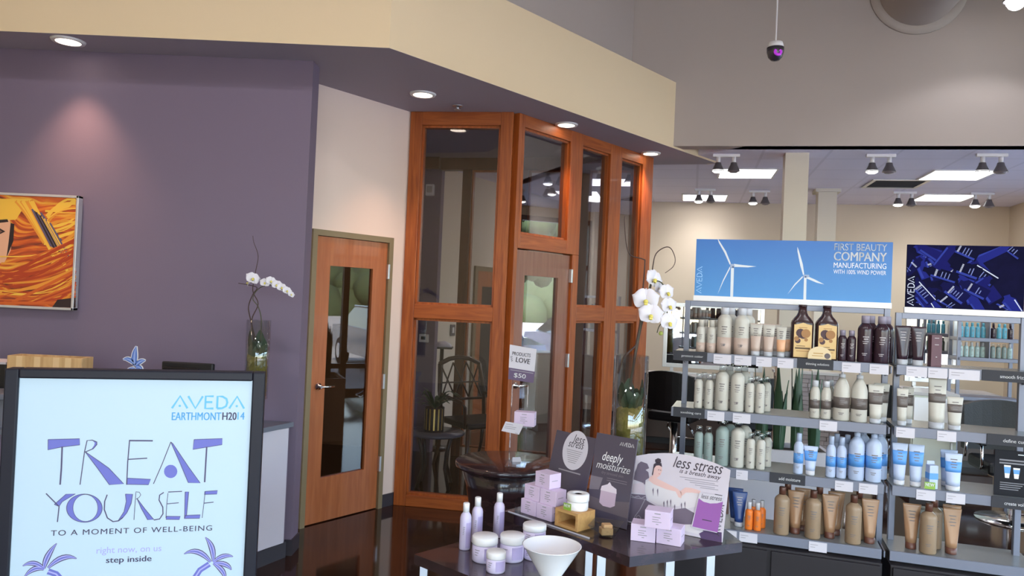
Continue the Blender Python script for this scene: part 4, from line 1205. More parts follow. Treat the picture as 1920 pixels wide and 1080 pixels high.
# dark moisturizing card
t, w = card('show_card', 'dark leaning card with white deeply moisturize lettering', 'sign', (1097, 973), (1174, 994), UZ, .4, R(10))
hC = .40
part('board', MB().box(-w / 2, w / 2, 0, .006, 0, hC, b=.001), M['card_dark'], t)
pm = MB(); L = lambda x, y: px_local(t, x, y, -.0008)
Z4 = lambda X, Y_: L(1040 + X / 4.911, 780 + Y_ / 4.911)
def tb(s, X0, Y0, X1, Y1, mi, **kw):
    a, b = Z4(X0, Y0), Z4(X1, Y1); text_mb(pm, s, a[0], b[0], min(a[1], b[1]), max(a[1], b[1]), -.0012, mi, **kw)
W_ = w / 2
aveda(pm, W_ - w * .40, W_ - w * .06, hC * .90, hC * .94, -.0012, 0, .0021)
text_mb(pm, 'deeply', -W_ + w * .22, W_ - w * .28, hC * .665, hC * .80, -.0012, 0, shear=.3)
text_mb(pm, 'moisturize', -W_ + w * .10, W_ - w * .08, hC * .60, hC * .68, -.0012, 0, shear=.3, bold=.01)
text_mb(pm, 'dry stressed skin', -W_ + w * .25, W_ - w * .22, hC * .535, hC * .58, -.0012, 1)
for k in range(2): pm.box(W_ - w * .6, W_ - w * .12, -.0012, -.0008, hC * (.505 - k * .025), hC * (.505 - k * .025) + .003, 1)
LM_ = [M['print_white'], M['card_mid']]
part('lettering', pm, LM_, t); pm = MB()
pm.flat([(-W_, hC * .50), (-W_ + w * .30, hC * .50), (-W_ + w * .24, hC * .36), (-W_, hC * .34)], -.0011, 1)     # pale bowl
pm.flat([(-W_, hC * .27), (-W_ + w * .4, hC * .25), (W_, hC * .30), (W_, hC * .12), (-W_, hC * .14)], -.0009, 2)  # table
jx, jz = W_ - w * .52, hC * .22
pm.flat([(jx - .042, jz), (jx - .02, jz - .012), (jx + .02, jz - .012), (jx + .042, jz), (jx + .042, jz + .055), (jx - .042, jz + .055)], -.0012, 3)
pm.flat([(jx - .044, jz + .055), (jx + .044, jz + .055), (jx + .04, jz + .075), (jx + .012, jz + .086), (jx, jz + .1), (jx - .01, jz + .088), (jx - .04, jz + .075)], -.0013, 4)
part('printed_picture', pm, [M['print_white'], M['card_mid'], mat('card_brown_grey', srgb(98, 88, 96), .4), mat('card_jar_pink', srgb(190, 168, 186), .4), mat('card_cream', srgb(216, 204, 214), .4)], t)
part('rear_stay', MB().box(-.03, .03, .006, .009, 0, hC * .6), M['black'], t)
# arched white card
t, w = card('show_card', 'arched white card showing a woman in a bath, less stress is a breath away', 'sign', (1173, 979), (1354, 1018), UZ, .4, R(15))
L = lambda x, y: px_local(t, x, y, -.0008)
Z5 = lambda X, Y_: L(1170 + X / 4.696, 830 + Y_ / 4.696)
W_ = w / 2
lt = Z5(135, 125)[1]; rt = Z5(990, 250)[1]; ct = Z5(400, 84)[1]
arc = []
for k in range(17):
    u = k / 16; arc.append((-W_ + w * u, lt + (rt - lt) * u + 4 * (ct - lt - (rt - lt) * .3) * (u * (1 - u)) * .95))
poly = [(-W_, 0), (W_, 0)] + arc[::-1]
bd = MB(); n = len(poly)
vs = [(p[0], 0, p[1]) for p in poly] + [(p[0], .005, p[1]) for p in poly]
bd.add(vs, [list(range(n)), list(range(n, 2 * n))[::-1]] + [(i, n + i, n + (i + 1) % n, (i + 1) % n) for i in range(n)])
part('board', bd, mat('arched_card', srgb(204, 196, 206), .45, vary=(9, .05)), t)
pm = MB()
def F5(pts, mi, y=-.0008): pm.flat([Z5(*p) for p in pts], y, mi)
F5([(120, 190), (150, 165), (205, 185), (222, 225), (190, 240), (215, 260), (222, 310), (190, 330), (185, 370), (160, 350), (85, 325), (95, 260), (110, 230)], 0)        # dark shrubs
F5([(60, 450), (190, 460), (200, 510), (280, 555), (420, 590), (540, 575), (620, 620), (640, 700), (640, 760), (380, 770), (40, 690), (20, 660)], 0, -.0007)              # dark lower field
F5([(190, 345), (240, 330), (380, 400), (480, 440), (500, 480), (490, 560), (300, 545), (210, 500), (185, 430)], 2, -.0010); F5([(490, 450), (540, 410), (660, 440), (650, 560), (560, 580), (500, 560)], 2, -.0010)  # bath
F5([(60, 370), (175, 350), (185, 450), (70, 440)], 7, -.0008)
F5([(230, 300), (262, 285), (300, 320), (400, 370), (470, 405), (510, 440), (505, 490), (480, 480), (455, 430), (370, 410), (260, 365), (215, 330)], 1, -.0013)          # arm and shoulder
F5([(490, 430), (540, 395), (600, 400), (675, 425), (670, 450), (600, 440), (545, 440), (510, 470)], 1, -.0013)
F5([(258, 215), (290, 195), (330, 205), (336, 245), (322, 285), (296, 305), (262, 320), (245, 300), (262, 270)], 1, -.0014)                                             # face and neck
F5([(256, 235), (262, 190), (290, 172), (330, 180), (336, 215), (310, 200), (285, 202), (266, 225), (254, 290), (246, 280)], 3, -.0016); F5([(274, 150), (300, 136), (325, 145), (328, 175), (300, 182), (276, 174)], 3, -.0016)
F5([(300, 238), (312, 236), (312, 241), (300, 243)], 3, -.0017); F5([(318, 240), (328, 240), (328, 245), (318, 245)], 3, -.0017); F5([(302, 272), (320, 274), (311, 280)], 5, -.0017)
F5([(680, 770), (860, 790), (860, 880), (680, 845), (660, 800)], 6, -.0009); F5([(520, 720), (640, 720), (700, 780), (650, 805), (530, 775)], 2, -.0011)
for xx, yy in ((345, 530), (375, 520), (405, 515), (440, 560), (500, 545), (530, 535), (250, 415), (290, 420)): F5([(xx, yy), (xx + 8, yy - 20), (xx + 12, yy), (xx + 8, yy + 60)], 0, -.0012)
# wrought-iron scroll table
for pts in ([(60, 460), (90, 480), (130, 470), (150, 490), (195, 470)], [(185, 500), (140, 590), (95, 650), (90, 680)], [(110, 680), (110, 650), (130, 640), (148, 660), (140, 682)], [(62, 480), (200, 500)]): pm.stroke([Z5(*p) for p in pts], .004, -.0014, 4)
def tx(s, X0, Y0, X1, Y1, mi, **kw):
    a, b = Z5(X0, Y0), Z5(X1, Y1); text_mb(pm, s, a[0], b[0], b[1], a[1], -.0014, mi, **kw)
def tilted(s, p0, p1, hgt, mi, **kw):
    """Lettering laid along a slanting line of the card."""
    a, b = Vector(Z5(*p0)), Vector(Z5(*p1)); q = MB(); ln = (b - a).length
    text_mb(q, s, 0, ln, 0, hgt, -.0014, mi, **kw); u = (b - a).normalized(); v = Vector((-u.y, u.x))
    pm.add([(a.x + u.x * x + v.x * z, y, a.y + u.y * x + v.y * z) for x, y, z in q.v], q.f, mi)
tilted('less stress', (430, 214), (868, 284), .050, 3, shear=.35)
tilted('is a breath away', (485, 276), (850, 342), .026, 3, shear=.35)
for k in range(5): pm.stroke([Z5(490 + k * 45, 300 + k * 24), Z5(830 - (k % 2) * 30, 345 + k * 18)], .003, -.0012, 4)
a, b = Vector(Z5(868, 830)), Vector(Z5(912, 560)); ln = (b - a).length; u = (b - a).normalized(); v = Vector((-u.y, u.x))
aveda(pm, 0, ln, .014, .042, -.0015, 3, .0042, lambda p: (a.x + u.x * p[0] + v.x * p[1], a.y + u.y * p[0] + v.y * p[1]))
part('printed_picture', pm, [mat('photo_grey_violet', srgb(112, 100, 116), .5), mat('photo_skin', srgb(222, 184, 178), .5), mat('photo_white', srgb(214, 208, 212), .5), mat('photo_dark', srgb(62, 54, 64), .5),
                             mat('photo_mid_grey', srgb(160, 154, 164), .5), mat('photo_lip', srgb(190, 110, 120), .5), mat('photo_deep_violet', srgb(80, 58, 96), .5), mat('photo_pinkish', srgb(206, 190, 200), .5), M['print_white']], t)
ARCH = t
# purple booklet fixed to the arched card
bk = MB(); pts = [Z5(672, 440), Z5(878, 470), Z5(820, 795), Z5(598, 742)]
bk.add([(p[0], -.012, p[1]) for p in pts] + [(p[0], -.004, p[1]) for p in pts], [(0, 3, 2, 1), (4, 5, 6, 7), (0, 1, 5, 4), (1, 2, 6, 5), (2, 3, 7, 6), (3, 0, 4, 7)])
t = thing('booklet', 'purple booklet about less stress clipped to the arched card', 'booklet', ARCH.location, 0); t.rotation_euler = ARCH.rotation_euler
part('pages', bk, M['card'], t)
pm = MB()
def F6(pts, mi, y=-.0126): pm.flat([px_local(ARCH, 1170 + X / 4.696, 830 + Y_ / 4.696, -.012) for X, Y_ in pts], y, mi)
F6([(658, 490), (700, 520), (760, 536), (820, 534), (872, 520), (824, 790), (602, 738)], 0); F6([(690, 672), (775, 690), (772, 697), (688, 680)], 1, -.0130); F6([(800, 452), (866, 464), (866, 470), (799, 458)], 1, -.0130)
Z7 = lambda X, Y_: px_local(ARCH, 1170 + X / 4.696, 830 + Y_ / 4.696, -.012)
a, b = Vector(Z7(678, 488)), Vector(Z7(862, 516)); q = MB(); text_mb(q, 'less stress', 0, (b - a).length, 0, .02, -.0132, 1, shear=.35); u = (b - a).normalized(); v = Vector((-u.y, u.x))
pm.add([(a.x + u.x * x + v.x * z, y, a.y + u.y * x + v.y * z) for x, y, z in q.v], q.f, 1)
part('cover_print', pm, [mat('booklet_purple', srgb(150, 92, 164), .45), M['print_dark']], t)

# ------------------------------------------------------------------ round cafe table with clear stand
pr_ = Vector((0.01, 4.52))
t = thing('round_table', 'dark round pedestal table before the timber screen', 'table', (pr_.x, pr_.y, 0))
part('table_top', MB().lathe([(.0001, .715), (.295, .715), (.305, .722), (.305, .745), (.298, .75), (.0001, .75)], 48), M['table_dark'], t)
part('tapered_drum', MB().lathe([(.18, .02), (.19, .35), (.235, .6), (.27, .715)], 40), M['table_dark'], t)
part('plinth', MB().lathe([(.22, 0), (.22, .02), (.18, .02)], 40), M['black'], t)
sx = at_y(975, 700, 4.42).x
t = thing('acrylic_stand', 'clear acrylic stand with product we love sign on the round table', 'display stand', (sx, 4.42, .7505), R(-6))
zS = at_y(978, 718, 4.42).z - .75; zP = at_y(980, 797, 4.42).z - .75
part('base', MB().box(-.06, .06, -.06, .06, 0, .006, b=.002), M['acrylic'], t)
part('rod', MB().box(-.05, -.044, .05, .056, .006, zS + .2).box(.044, .05, .05, .056, .006, zS + .2), M['acrylic'], t)
part('platform', MB().box(-.075, .09, -.06, .06, zP - .006, zP, b=.001), M['acrylic'], t)
L = lambda x, y: px_local(t, x, y, .04)
pm = MB(); c = [L(956, 646), L(1006, 655), L(1000, 718), L(953, 711)]
sg = MB(); sg.add([(p[0], .04, p[1]) for p in c] + [(p[0], .046, p[1]) for p in c], [(0, 3, 2, 1), (4, 5, 6, 7), (0, 1, 5, 4), (1, 2, 6, 5), (2, 3, 7, 6), (3, 0, 4, 7)])
part('sign_card', sg, M['card'], t, 'white and purple price sign')
c2 = [L(954, 689), L(1003, 697), L(1000, 718), L(953, 711)]; pm.flat(c2, .0392, 0)
def tl(s, p0, p1, hgt, mi, y=.0386, **kw):
    a, b = Vector(L(*p0)), Vector(L(*p1)); q = MB(); text_mb(q, s, 0, (b - a).length, 0, hgt, y, mi, **kw); u = (b - a).normalized(); v = Vector((-u.y, u.x))
    pm.add([(a.x + u.x * x + v.x * z, yy, a.y + u.y * x + v.y * z) for x, yy, z in q.v], q.f, mi)
tl('PRODUCTS', (960.5, 665.5), (994.5, 670), .021, 1, bold=.01); tl('WE', (962, 678), (960.5, 667), .011, 1); tl('LOVE', (967, 678.5), (993, 683), .03, 1, bold=.02)
tl('$50', (963, 708), (985, 711.5), .03, 2, bold=.02)
a, b = L(957, 693), L(1000, 700); pm.stroke([a, b], .004, .0386, 3)
part('lettering', pm, [mat('sign_purple', srgb(92, 72, 104), .5), M['print_dark'], M['print_white'], M['print']], t)
c = at_y(980, 790, 4.42)
carton('single lavender carton on the clear stand above the round table', (c.x + .014, 4.405, .7505 + zP + .0005), R(-12), .12, .07, .082)
t = thing('price_card', 'small white card leaning before the lavender carton on the clear stand', 'card', (c.x - .055, 4.325, .7505 + zP + .0005), R(-14), None, R(-12))
L = lambda x, y: px_local(t, x, y, 0)
c = [L(948, 790), L(982, 796), L(973, 815), L(940, 808)]; zmin = min(q[1] for q in c); c = [(q[0], q[1]) for q in c]
cm = MB(); cm.add([(p[0], 0, p[1]) for p in c] + [(p[0], .002, p[1]) for p in c], [(0, 3, 2, 1), (4, 5, 6, 7), (0, 1, 5, 4), (1, 2, 6, 5), (2, 3, 7, 6), (3, 0, 4, 7)])
part('sheet', cm, M['card'], t)
pm = MB()
for k, (xa, ya, xb, yb) in enumerate(((949, 795, 962, 797), (947, 799, 968, 802), (946, 802, 966, 805), (966, 812, 971, 813))): pm.stroke([L(xa, ya), L(xb, yb)], .003, -.0006, 0)
part('printed_text', pm, M['print'], t)
p = at_z(968, 866, .75)
t = thing('folded_card', 'tiny folded white card on the round table top', 'card', (p.x, p.y, .7505), R(20))
part('sheet', MB().add([(-.03, -.01, 0), (.03, -.01, 0), (.025, 0, .028), (-.025, 0, .028), (-.03, .012, 0), (.03, .012, 0)], [(0, 1, 2, 3), (3, 2, 5, 4)]), M['card'], t)
# ------------------------------------------------------------------ retail shelves
SO = Vector((1.41, 3.8)); SA = R(-18)
SD = Vector((math.cos(SA), math.sin(SA))); SN = Vector((-SD.y, SD.x))
LEV = {'top': 1.493, 'second': 1.195, 'third': .905, 'bottom': .589}
DEP = .30


def shelf_s(x, y, off=0.0):
    a = SO + SN * off; p = on_wall(x, y, a, a + SD); return (Vector((p.x, p.y)) - SO).dot(SD)


def shelf_pt(s, off, z): q = SO + SD * s + SN * off; return (q.x, q.y, z)


def shelf_unit(label, s0, s1, post, top=1.765):
    o = thing('display_shelf', label, 'shelf', shelf_pt(s0, 0, 0), SA)
    w = s1 - s0
    for z in LEV.values():
        b = part('shelf_board', MB().box(0, w, 0.012, DEP, z - .014, z - .002, b=.001), M['shelf_top'], o)
        part('front_lip', MB().box(0, w, 0, .012, z - .048, z, b=.002), M['shelf'], b, 'grey front lip')
    for px_ in post:
        part('upright', MB().box(px_ - .014, px_ + .014, .205, .235, 0, top, b=.002), M['upright'], o)
        for z in LEV.values():
            part('bracket', MB().prism([(.03, z - .045), (.21, z - .075), (.21, z - .014), (.03, z - .014)], px_ - .003, px_ + .003, 0,
                                       Matrix(((0, 0, 1, 0), (1, 0, 0, 0), (0, 1, 0, 0), (0, 0, 0, 1)))), M['upright'], o)
    part('top_rail', MB().box(post[0] + .014, post[-1] - .014, .208, .232, top - .03, top, b=.002), M['upright'], o)
    part('base_cabinet', MB().box(.0, w, -.03, .44, .08, .53, b=.004), M['cabinet_dark'], o, 'dark laminate base cabinet')
    n = 2 if w > .8 else 1
    for k in range(n):
        part('cabinet_door', MB().box(.01 + k * w / n, (k + 1) * w / n - .01, -.046, -.03, .1, .52, b=.002), M['cabinet_dark'], o)
    part('plinth', MB().box(.02, w - .02, .0, .42, 0, .08), M['black'], o)
    return o


shelf_unit('grey metal display shelf of hair products under the windmill banner', -.565, .470, (.047, 1.052))
shelf_unit('grey metal display shelf of hair products under the dark blue banner', .505, 1.13, (.036, .59), 1.7475)


def strip(px0, px1, lev, text_, label):
    z = LEV[lev]; yv = 670
    P0 = at_z(px0, 700, z)
    yb = {'top': 672, 'second': 785, 'third': 895, 'bottom': 1010}[lev]
    s0, s1 = shelf_s(px0, yb), shelf_s(px1, yb)
    o = thing('category_strip', label, 'strip', shelf_pt((s0 + s1) / 2, -.0015, z - .049), SA)
    w = (s1 - s0) / 2
    part('plate', MB().box(-w, w, -.004, 0, 0, .052, b=.0008), M['strip'], o)
    tw = min(w * 1.3, .0085 * len(text_))
    part('lettering', text_mb(MB(), text_, w * .12 - tw / 2, w * .12 + tw / 2, .017, .033, -.0048, 0, bold=.01), M['print_white'], o)


def price(px0, px1, lev, what):
    z = LEV[lev]; yb = {'top': 672, 'second': 785, 'third': 895, 'bottom': 1010}[lev]
    s0, s1 = shelf_s(px0, yb), shelf_s(px1, yb)
    o = thing('price_tag', 'white price tag on the shelf lip ' + what, 'price tag', shelf_pt((s0 + s1) / 2, -.0015, z - .053), SA, 'white price tags on the shelf lips')
    w = (s1 - s0) / 2
    part('card', MB().box(-w, w, -.002, 0, 0, .048), M['card'], o)
    pm = MB()
    for k in range(2): pm.box(-w * .85, -w * (.0 + .3 * k), -.0026, -.002, .032 - k * .012, .0345 - k * .012)
    part('printed_text', pm, M['print'], o)


strip(1263, 1326, 'top', 'protect color', 'charcoal strip reading protect color on the top shelf lip')
strip(1495, 1563, 'top', 'thinning solutions', 'charcoal strip reading thinning solutions on the top shelf lip')
strip(1262, 1321, 'second', 'soothing care', 'charcoal strip reading soothing care on the second shelf lip')
strip(1443, 1510, 'third', 'add moisture', 'charcoal strip reading add moisture on the third shelf lip')
strip(1842, 1945, 'top', 'smooth frizz', 'charcoal strip reading smooth frizz on the top shelf lip')
strip(1851, 1945, 'second', 'define curl', 'charcoal strip reading define curl on the second shelf lip')
strip(1860, 1950, 'third', 'create volume', 'charcoal strip reading create volume on the third shelf lip')
for a in ((1338, 1371, 'top', 'under the small peach bottles'), (1377, 1409, 'top', 'under the tall peach bottles'), (1418, 1447, 'top', 'under the peach tubes'),
          (1458, 1488, 'top', 'under the small orange tube'), (1579, 1614, 'top', 'under the small dark bottles'), (1631, 1667, 'top', 'under the big dark bottles'),
          (1700, 1739, 'top', 'under the dark plum tubes'), (1741, 1777, 'top', 'under the plum carton'), (1780, 1838, 'top', 'next to the smooth frizz strip'),
          (1326, 1358, 'second', 'under the small cream bottles'), (1374, 1407, 'second', 'under the tall cream bottles'), (1537, 1570, 'second', 'under the small brown banded bottles'),
          (1681, 1716, 'second', 'under the slim banded tube'), (1758, 1794, 'second', 'under the tall cream container'),
          (1380, 1402, 'third', 'beside the arched card'), (1566, 1600, 'third', 'under the small blue banded bottles'), (1611, 1646, 'third', 'under the big blue banded bottles'),
          (1719, 1755, 'third', 'under the boxed blue sample'), (1775, 1811, 'third', 'under the wide blue tube'),
          (1360, 1381, 'bottom', 'under the navy tube'), (1386, 1420, 'bottom', 'under the orange bottles'), (1517, 1551, 'bottom', 'under the tan tubes')):
    price(*a)

# product kinds: each built once, then copied
def cmat(n, r, g, b, ro=.4, **k): return mat(n, srgb(r, g, b), ro, **k)
Q = {'cream': cmat('cream_plastic', 190, 185, 176), 'peach': cmat('peach_plastic', 190, 168, 156), 'white': cmat('milky_plastic', 196, 196, 202), 'clear': glass('clear_cap', (.86, .88, .88), .05, .08),
     'sage': cmat('sage_plastic', 140, 154, 150), 'brown_band': cmat('brown_label', 98, 88, 84), 'plum': cmat('plum_plastic', 52, 34, 44, .25), 'plum_cap': cmat('grey_lilac_cap', 140, 132, 150),
     'choc': cmat('dark_brown_plastic', 52, 32, 34, .25), 'kraft': cmat('kraft_label', 214, 180, 124, .6), 'blue': cmat('blue_label', 92, 152, 220), 'paleblue': cmat('pale_blue_plastic', 180, 192, 218),
     'tan': cmat('tan_plastic', 150, 126, 102), 'bronze': cmat('bronze_tube', 160, 122, 92, .22), 'cap_brown': cmat('brown_cap', 96, 58, 46, .4), 'orange': cmat('orange_plastic', 222, 116, 40),
     'navy': cmat('navy_plastic', 38, 66, 126, .3), 'orange_band': cmat('apricot_label', 226, 172, 134), 'silver_cap': cmat('silver_grey_cap', 176, 178, 186, .3), 'grey_txt': cmat('bottle_print', 120, 112, 112, .6),
     'pale_txt': cmat('pale_bottle_print', 180, 172, 176, .6)}
KIND = {}


def bottle(key, r_, h, body, cap, bands=(), neck=.4, cap_h=.03, shoulder=.16, name='shampoo_bottle', txt='grey_txt', dot=False, pump=False):
    hb = h - cap_h; sh = hb * (1 - shoulder)
    prof = [(r_ * .93, 0), (r_, .005), (r_, sh)]
    for k in range(1, 7):
        u = k / 6; prof.append((r_ * (neck + (1 - neck) * (1 - u ** 2.0) ** 1.25), sh + (hb - sh) * u ** .85))
    prof[-1] = (r_ * neck, hb)
    cr = r_ * neck * 1.1
    if pump:
        cp = MB().lathe([(cr, hb), (cr, hb + cap_h * .45), (cr * .35, hb + cap_h * .5), (cr * .35, hb + cap_h * .8), (cr * .8, hb + cap_h * .82), (cr * .8, h)], 16).box(-cr * .4, cr * .4, -cr * 2.4, 0, h - cap_h * .2, h, b=.0015)
    else:
        cp = MB().lathe([(cr, hb), (cr, h - .003), (cr * .9, h)], 18)
    P = [('body', MB().lathe(prof, 24).mesh('body', Q[body]), None), ('cap', cp.mesh('cap', Q[cap]), None)]
    for (a, b, mk) in bands:
        P.append(('label_band', MB().lathe([(r_ + .0006, sh * a), (r_ + .0006, sh * b), (r_ + .0005, sh * b)], 24).mesh('label_band', Q[mk]), None))
    tm = MB(); rr = r_ + .0013
    sm_ = MB()
    for k, (z, a0, a1) in enumerate(((.80, -22, 22), (.73, -16, 16), (.66, -24, 20), (.60, -20, 10), (.28, -26, 12), (.23, -22, 4))):
        (tm if k < 4 else sm_).arc(rr, R(a0), R(a1), sh * z, sh * z + (.005 if k < 2 else .003) * r_ / .037, 0, 5)
    if dot: sm_.arc(rr, R(-8), R(8), sh * .24, sh * .24 + r_ * .3, 0, 5)
    P.append(('small_print', sm_.mesh('small_print', Q[txt]), None))
    P.append(('printed_text', tm.mesh('printed_text', Q[txt]), None))
    KIND[key] = (name, P, 'bottle')


def tube_kind(key, w, r_, h, body, cap, bands=(), cap_h=.022, name='product_tube', txt='grey_txt', d=None):
    hb = h
    secs = []
    for k in range(8):
        u = k / 7
        rx = r_ + (w / 2 - r_) * u; ry = r_ * (1 - u) + .0035 * u
        secs.append((cap_h + (hb - cap_h) * u, rx, max(.003, ry * (1 - .2 * u))))
    secs += [(hb - .010, w / 2, .003), (hb, w / 2, .003)]
    secs = secs[:7] + secs[8:]
    P = [('body', MB().loft(secs, 22).mesh('body', Q[body]), None), ('cap', MB().lathe([(r_ * .97, 0), (r_ * 1.0, .003), (r_ * 1.0, cap_h)], 20).mesh('cap', Q[cap]), None)]
    def at(u): return (cap_h + (hb - cap_h) * u, r_ + (w / 2 - r_) * u + .0008, r_ * (1 - u) + .0035 * u)
    for (a, b, mk) in bands:
        s2 = []
        for k in range(4):
            z, rx, ry = at(a + (b - a) * k / 3); s2.append((z, rx, max(.004, ry * (1 - .2 * (a + (b - a) * k / 3))) + .001))
        P.append(('label_band', MB().loft(s2, 22).mesh('label_band', Q[mk]), None))
    tm = MB()
    for u, k in ((.80, .4), (.72, .28), (.64, .4), (.56, .3)):
        z, rx, ry = at(u); yy = -(max(.004, ry * (1 - .2 * u)) + .0016); tm.box(-rx * k, rx * k, yy - .0004, yy, z, z + .004)
    P.append(('printed_text', tm.mesh('printed_text', Q[txt]), None))
    KIND[key] = (name, P, 'tube')


bottle('peach_s', .0225, .165, 'cream', 'cream', ((.0, .45, 'peach'),), neck=.62, cap_h=.035)
bottle('peach_l', .0365, .232, 'cream', 'white', ((.0, .5, 'peach'),), neck=.52, cap_h=.035, dot=True)
tube_kind('peach_t', .06, .022, .158, 'peach', 'silver_cap', ((.55, .98, 'cream'),))
tube_kind('orange_t', .05, .019, .148, 'cream', 'silver_cap', ((.04, .5, 'orange_band'),))
bottle('plum_s', .021, .148, 'plum', 'plum_cap', neck=.6, cap_h=.026, txt='pale_txt')
bottle('plum_l', .0355, .222, 'plum', 'plum_cap', neck=.5, cap_h=.036, txt='pale_txt', shoulder=.2)
tube_kind('plum_t', .068, .024, .182, 'plum', 'silver_cap', cap_h=.026, txt='pale_txt')
bottle('cream_s', .022, .176, 'cream', 'clear', neck=.6, cap_h=.03, dot=True)
bottle('cream_l', .0345, .228, 'cream', 'clear', neck=.46, cap_h=.034, dot=True)
bottle('band_s', .0245, .182, 'cream', 'white', ((.42, .78, 'brown_band'),), neck=.56, cap_h=.03, shoulder=.26)
bottle('band_l', .0385, .24, 'cream', 'white', ((.46, .86, 'brown_band'),), neck=.36, cap_h=.036, shoulder=.36, pump=True)
tube_kind('band_t', .072, .026, .182, 'cream', 'silver_cap', ((.42, .76, 'brown_band'),))
tube_kind('band_ts', .052, .02, .172, 'cream', 'silver_cap', ((.42, .76, 'brown_band'),))
tube_kind('band_tw', .07, .026, .15, 'cream', 'silver_cap', ((.45, .74, 'brown_band'),))
tube_kind('band_tall', .08, .034, .232, 'cream', 'silver_cap', ((.44, .64, 'brown_band'),), cap_h=.03)
bottle('sage_s', .0235, .186, 'sage', 'clear', neck=.6, cap_h=.03)
bottle('sage_l', .0345, .228, 'sage', 'clear', neck=.46, cap_h=.034)
bottle('blue_s', .0235, .196, 'paleblue', 'paleblue', ((.42, .8, 'blue'),), neck=.5, cap_h=.04, shoulder=.2)
bottle('blue_l', .0365, .242, 'paleblue', 'paleblue', ((.42, .78, 'blue'),), neck=.36, cap_h=.036, shoulder=.24, pump=True)
tube_kind('blue_ts', .068, .022, .138, 'paleblue', 'white', ((.4, .8, 'blue'),))
tube_kind('blue_t', .070, .024, .192, 'paleblue', 'white', ((.42, .8, 'blue'),))
tube_kind('blue_tw', .076, .03, .168, 'paleblue', 'white', ((.42, .74, 'blue'),))
tube_kind('navy_t', .078, .022, .172, 'navy', 'silver_cap', txt='pale_txt')
bottle('orange_s', .020, .135, 'orange', 'white', neck=.5, cap_h=.034)
bottle('tan_l', .0375, .228, 'tan', 'cap_brown', neck=.40, cap_h=.036, dot=False)
tube_kind('bronze_t', .082, .025, .208, 'bronze', 'cap_brown', cap_h=.03)


def place(key, x, y, lev, off, label, group=None, turn=0.0):
    nm, P, cat = KIND[key]
    yb = y; s = shelf_s(x, yb, off)
    o = thing(nm, label, cat, shelf_pt(s, off, LEV[lev] + .0005 - .002), SA + R(turn), group)
    o.scale = (1, 1, 1.05)
    for (pn, me, lb) in P:
        link(pn, me, o)
    return o


F, BK = .058, .15
G1 = 'hair products on the top shelf'
g_ = {'top': 'hair products on the top shelf', 'second': 'hair products on the second shelf', 'third': 'hair products on the third shelf', 'bottom': 'hair products on the bottom shelf'}
def pl_(key, x, lev, off, label, turn=0): place(key, x, {'top': 660, 'second': 775, 'third': 885, 'bottom': 1005}[lev], lev, off, label, g_[lev], turn)
T_ = 'top'
pl_('peach_s', 1313, T_, F, 'small peach and cream bottle at the outer end of the top shelf, front row')
pl_('peach_s', 1333, T_, F, 'small peach and cream bottle beside the tall peach ones, top shelf front row')
pl_('peach_s', 1321, T_, BK, 'small peach bottle behind the outermost one on the top shelf')
pl_('peach_s', 1342, T_, BK, 'small peach bottle behind the inner small one on the top shelf')
pl_('peach_l', 1357, T_, F, 'tall peach and cream bottle next to the small ones, top shelf front row')
pl_('peach_l', 1389, T_, F, 'tall peach and cream bottle next to the peach tubes, top shelf front row')
pl_('peach_l', 1368, T_, BK, 'tall peach bottle in the back row behind the first tall one')
pl_('peach_l', 1400, T_, BK, 'tall peach bottle in the back row behind the second tall one')
pl_('peach_t', 1416, T_, F, 'peach squeeze tube beside the tall peach bottle, top shelf front row', -8)
pl_('peach_t', 1440, T_, F, 'peach squeeze tube beside the small orange banded tube, top shelf front row', -4)
pl_('peach_t', 1428, T_, BK, 'peach squeeze tube in the back row of the top shelf, behind the first')
pl_('peach_t', 1452, T_, BK, 'peach squeeze tube in the back row of the top shelf, behind the second')
pl_('orange_t', 1464, T_, F, 'small cream tube with orange band next to the big brown bottle', -6)
pl_('orange_t', 1475, T_, BK, 'small cream tube with orange band, hidden behind its twin', 4)
